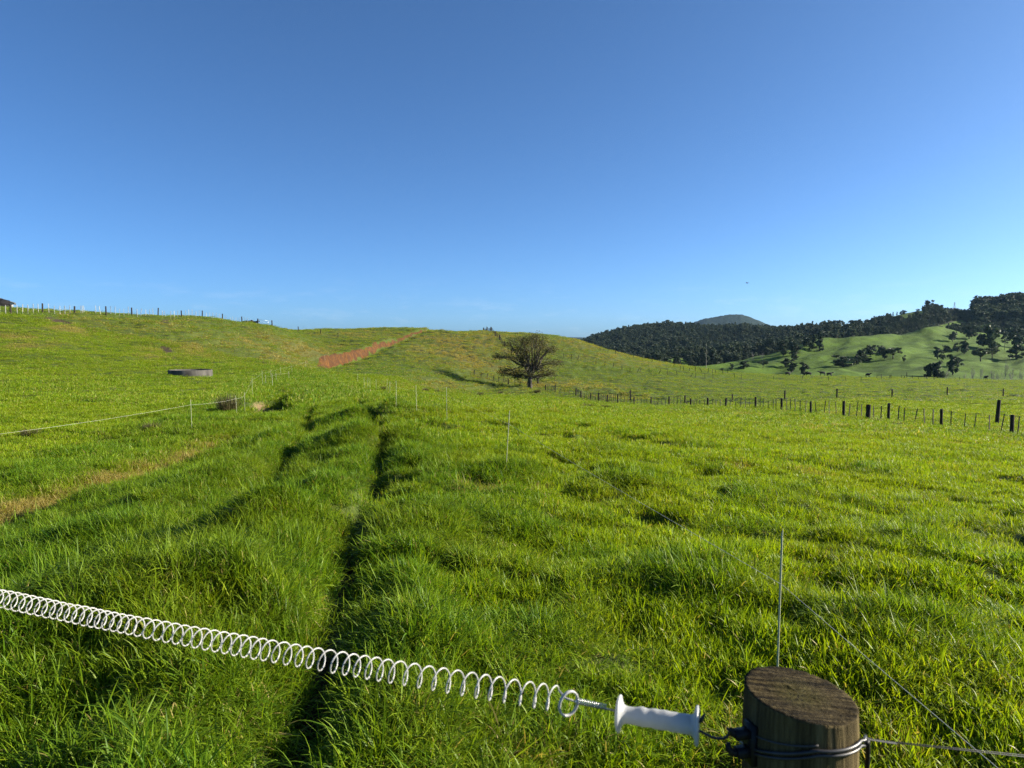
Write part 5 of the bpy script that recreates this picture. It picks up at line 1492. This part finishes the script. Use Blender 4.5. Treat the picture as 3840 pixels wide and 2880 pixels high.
# ------------------------------------------------------------------ cattle
def cow_mesh(graze):
    me = bpy.data.meshes.new('cow')
    nd = [(-.62, 0, 1.10, .30, .30), (-.25, 0, 1.05, .33, .36), (.2, 0, 1.03, .34, .38), (.62, 0, 1.08, .27, .33), (.92, 0, 1.18, .17, .22)]
    E = [(0, 1), (1, 2), (2, 3), (3, 4)]
    if graze: nd += [(1.18, 0, .92, .13, .17), (1.34, 0, .58, .12, .14), (1.46, 0, .30, .085, .09), (1.50, 0, .17, .06, .06)]
    else: nd += [(1.16, 0, 1.36, .13, .16), (1.38, 0, 1.44, .12, .13), (1.62, 0, 1.34, .085, .09), (1.74, 0, 1.28, .06, .065)]
    E += [(4, 5), (5, 6), (6, 7), (7, 8)]
    def chain(root, L):
        a = root
        for q in L:
            nd.append(q); E.append((a, len(nd) - 1)); a = len(nd) - 1
    for s_ in (-1, 1):
        chain(3, [(.62, s_ * .19, .80, .12, .12), (.64, s_ * .19, .45, .062, .06), (.62, s_ * .19, .10, .045, .045), (.66, s_ * .19, .02, .055, .05)])
        chain(0, [(-.55, s_ * .19, .82, .17, .15), (-.45, s_ * .20, .66, .10, .09), (-.66, s_ * .20, .46, .062, .055), (-.62, s_ * .20, .12, .045, .045), (-.57, s_ * .20, .02, .055, .05)])
        chain(6, [(nd[6][0] - .06, s_ * .22, nd[6][2] + .05, .03, .05)])
    chain(0, [(-.88, 0, 1.18, .045, .045), (-.96, 0, .8, .025, .025), (-.96, 0, .5, .045, .045)])
    me.from_pydata([q[:3] for q in nd], E, [])
    o = bpy.data.objects.new('cow', me); C.objects.link(o)
    o.modifiers.new('skin', 'SKIN'); sv = me.skin_vertices[0].data
    for q, v_ in zip(nd, sv): v_.radius = q[3:5]
    sv[2].use_root = True; sv[0].use_root = False
    o.modifiers.new('smooth', 'SUBSURF').levels = 1
    dg = bpy.context.evaluated_depsgraph_get(); dg.update()
    m2 = bpy.data.meshes.new_from_object(o.evaluated_get(dg))
    bpy.data.objects.remove(o); m2.name = 'cow'
    for p_ in m2.polygons: p_.use_smooth = True
    return m2
CM = [cow_mesh(False), cow_mesh(True)]
def cow(u, Y, dz, rz, which, label, mt=M_COW):
    x, y = at(u, Y)
    me = CM[which]
    if not me.materials: me.materials.append(M_COW)
    o = ob('cow', me, None, (x, y, H1(x, y) + dz), (0, 0, rz))
    if mt is not M_COW:
        o.data = me.copy(); o.data.materials[0] = mt
    return tag(o, label, 'cow', 'black cattle in the far fields')
cow(787, 222, 0, R(10), 0, 'black cow standing broadside at the far field edge, leftmost of those on the right')
cow(808, 229, 0, R(170), 1, 'black cow mostly hidden behind the field edge, only its back showing')
cow(822, 224, 0, R(175), 0, 'black cow at the field edge, left one of the touching pair')
cow(828.5, 226, 0, R(5), 0, 'black cow at the field edge, right one of the touching pair')
cow(867, 222, 0, R(-75), 0, 'black cow facing forward near the short gate rail at the field edge')
cow(984.6, 224, 0, R(-95), 0, 'black cow standing among the leafless trees at far right')
cow(241, 163, 0, R(170), 1, 'leftmost black cow grazing behind the hilltop fence')
cow(247.5, 164, 0, R(10), 0, 'middle black cow behind the hilltop fence')
cow(254, 161, 0, R(0), 0, 'black cow standing next to the farm gate on the hilltop')

# ------------------------------------------------------------------ pylon, bird
px_, py_ = ray(954.4, 309)[0] * 1010, 1010.
pz_ = HH1(px_, py_)
py = thing('transmission_tower', 'small steel lattice transmission tower on the skyline at right', 'pylon', (px_, py_, pz_ - .3))
ht = 7.8 * 1010 / 710
mb = MB()
def wid(z): return 1.25 * (1 - z / ht) ** 1.3 + .26
lev = [0, .2, .36, .5, .62, .72, .8, .88, .95]
for sx_ in (-1, 1):
    for sy2 in (-1, 1):
        mb.tube([(sx_ * wid(f * ht), sy2 * wid(f * ht), f * ht) for f in lev] + [(0, 0, ht)], .085, 4)
for f, f2 in zip(lev[:-1], lev[1:]):
    a_, b_ = wid(f * ht), wid(f2 * ht)
    for s_ in (-1, 1):
        mb.tube([(-a_, s_ * a_, f * ht), (b_, s_ * b_, f2 * ht)], .055, 4); mb.tube([(a_, s_ * a_, f * ht), (-b_, s_ * b_, f2 * ht)], .055, 4)
        mb.tube([(s_ * a_, -a_, f * ht), (s_ * b_, b_, f2 * ht)], .055, 4)
ob('mast', mb.mesh('mast', M_STEEL, False), py)
for f, L in ((.66, 1.9), (.78, 2.3), (.90, 1.7)):
    mb = MB()
    for s_ in (-1, 1):
        mb.tube([(0, s_ * .2, f * ht + .3), (L, 0, f * ht), (0, s_ * .2, f * ht - .05)], .055, 4); mb.tube([(0, s_ * .2, f * ht + .3), (-L, 0, f * ht), (0, s_ * .2, f * ht - .05)], .055, 4)
    ob('cross_arm', mb.mesh('cross_arm', M_STEEL, False), py)
b0 = P(747.3, 283, 150)
bd = MB()
bd.lathe([(.01, -.30), (.05, -.22), (.085, -.05), (.08, .08), (.05, .17), (.04, .22), (.01, .28)], 12, Matrix.Rotation(R(90), 4, 'Y'))
for s_ in (-1, 1):
    bd.add([(.12, s_ * .05, .02), (-.10, s_ * .05, .03), (.10, s_ * .35, .14), (-.12, s_ * .36, .13), (-.06, s_ * .75, .10)], [(0, 2, 3, 1), (2, 4, 3)])
    bd.add([(.12, s_ * .05, .0), (-.10, s_ * .05, .015), (.10, s_ * .35, .125), (-.12, s_ * .36, .12), (-.06, s_ * .75, .095)], [(1, 3, 2, 0), (3, 4, 2)])
bd.add([(-.26, -.03, 0), (-.26, .03, 0), (-.46, .09, .01), (-.46, -.09, .01)], [(0, 1, 2, 3)])
tag(ob('bird', bd.mesh('bird', M_BIRD), None, tuple(b0), (R(12), 0, R(20))), 'tiny dark bird gliding in the blue sky above the mountain', 'bird')

# ------------------------------------------------------------------ haze in the valley air
hz = MB(); hz.box((0, 3600, 118), (17000, 7600 + 480, 320))
M_HAZE, nt, out = mat('haze_air'); g_ = G(nt)
vol = g_.n('ShaderNodeVolumePrincipled', {'Color': (.42, .70, 1.0, 1), 'Density': 2.0e-5, 'Anisotropy': .2})
nt.links.new(vol.outputs[0], out.inputs['Volume'])
tag(ob('haze', hz.mesh('haze', M_HAZE, False)), kind='stuff')
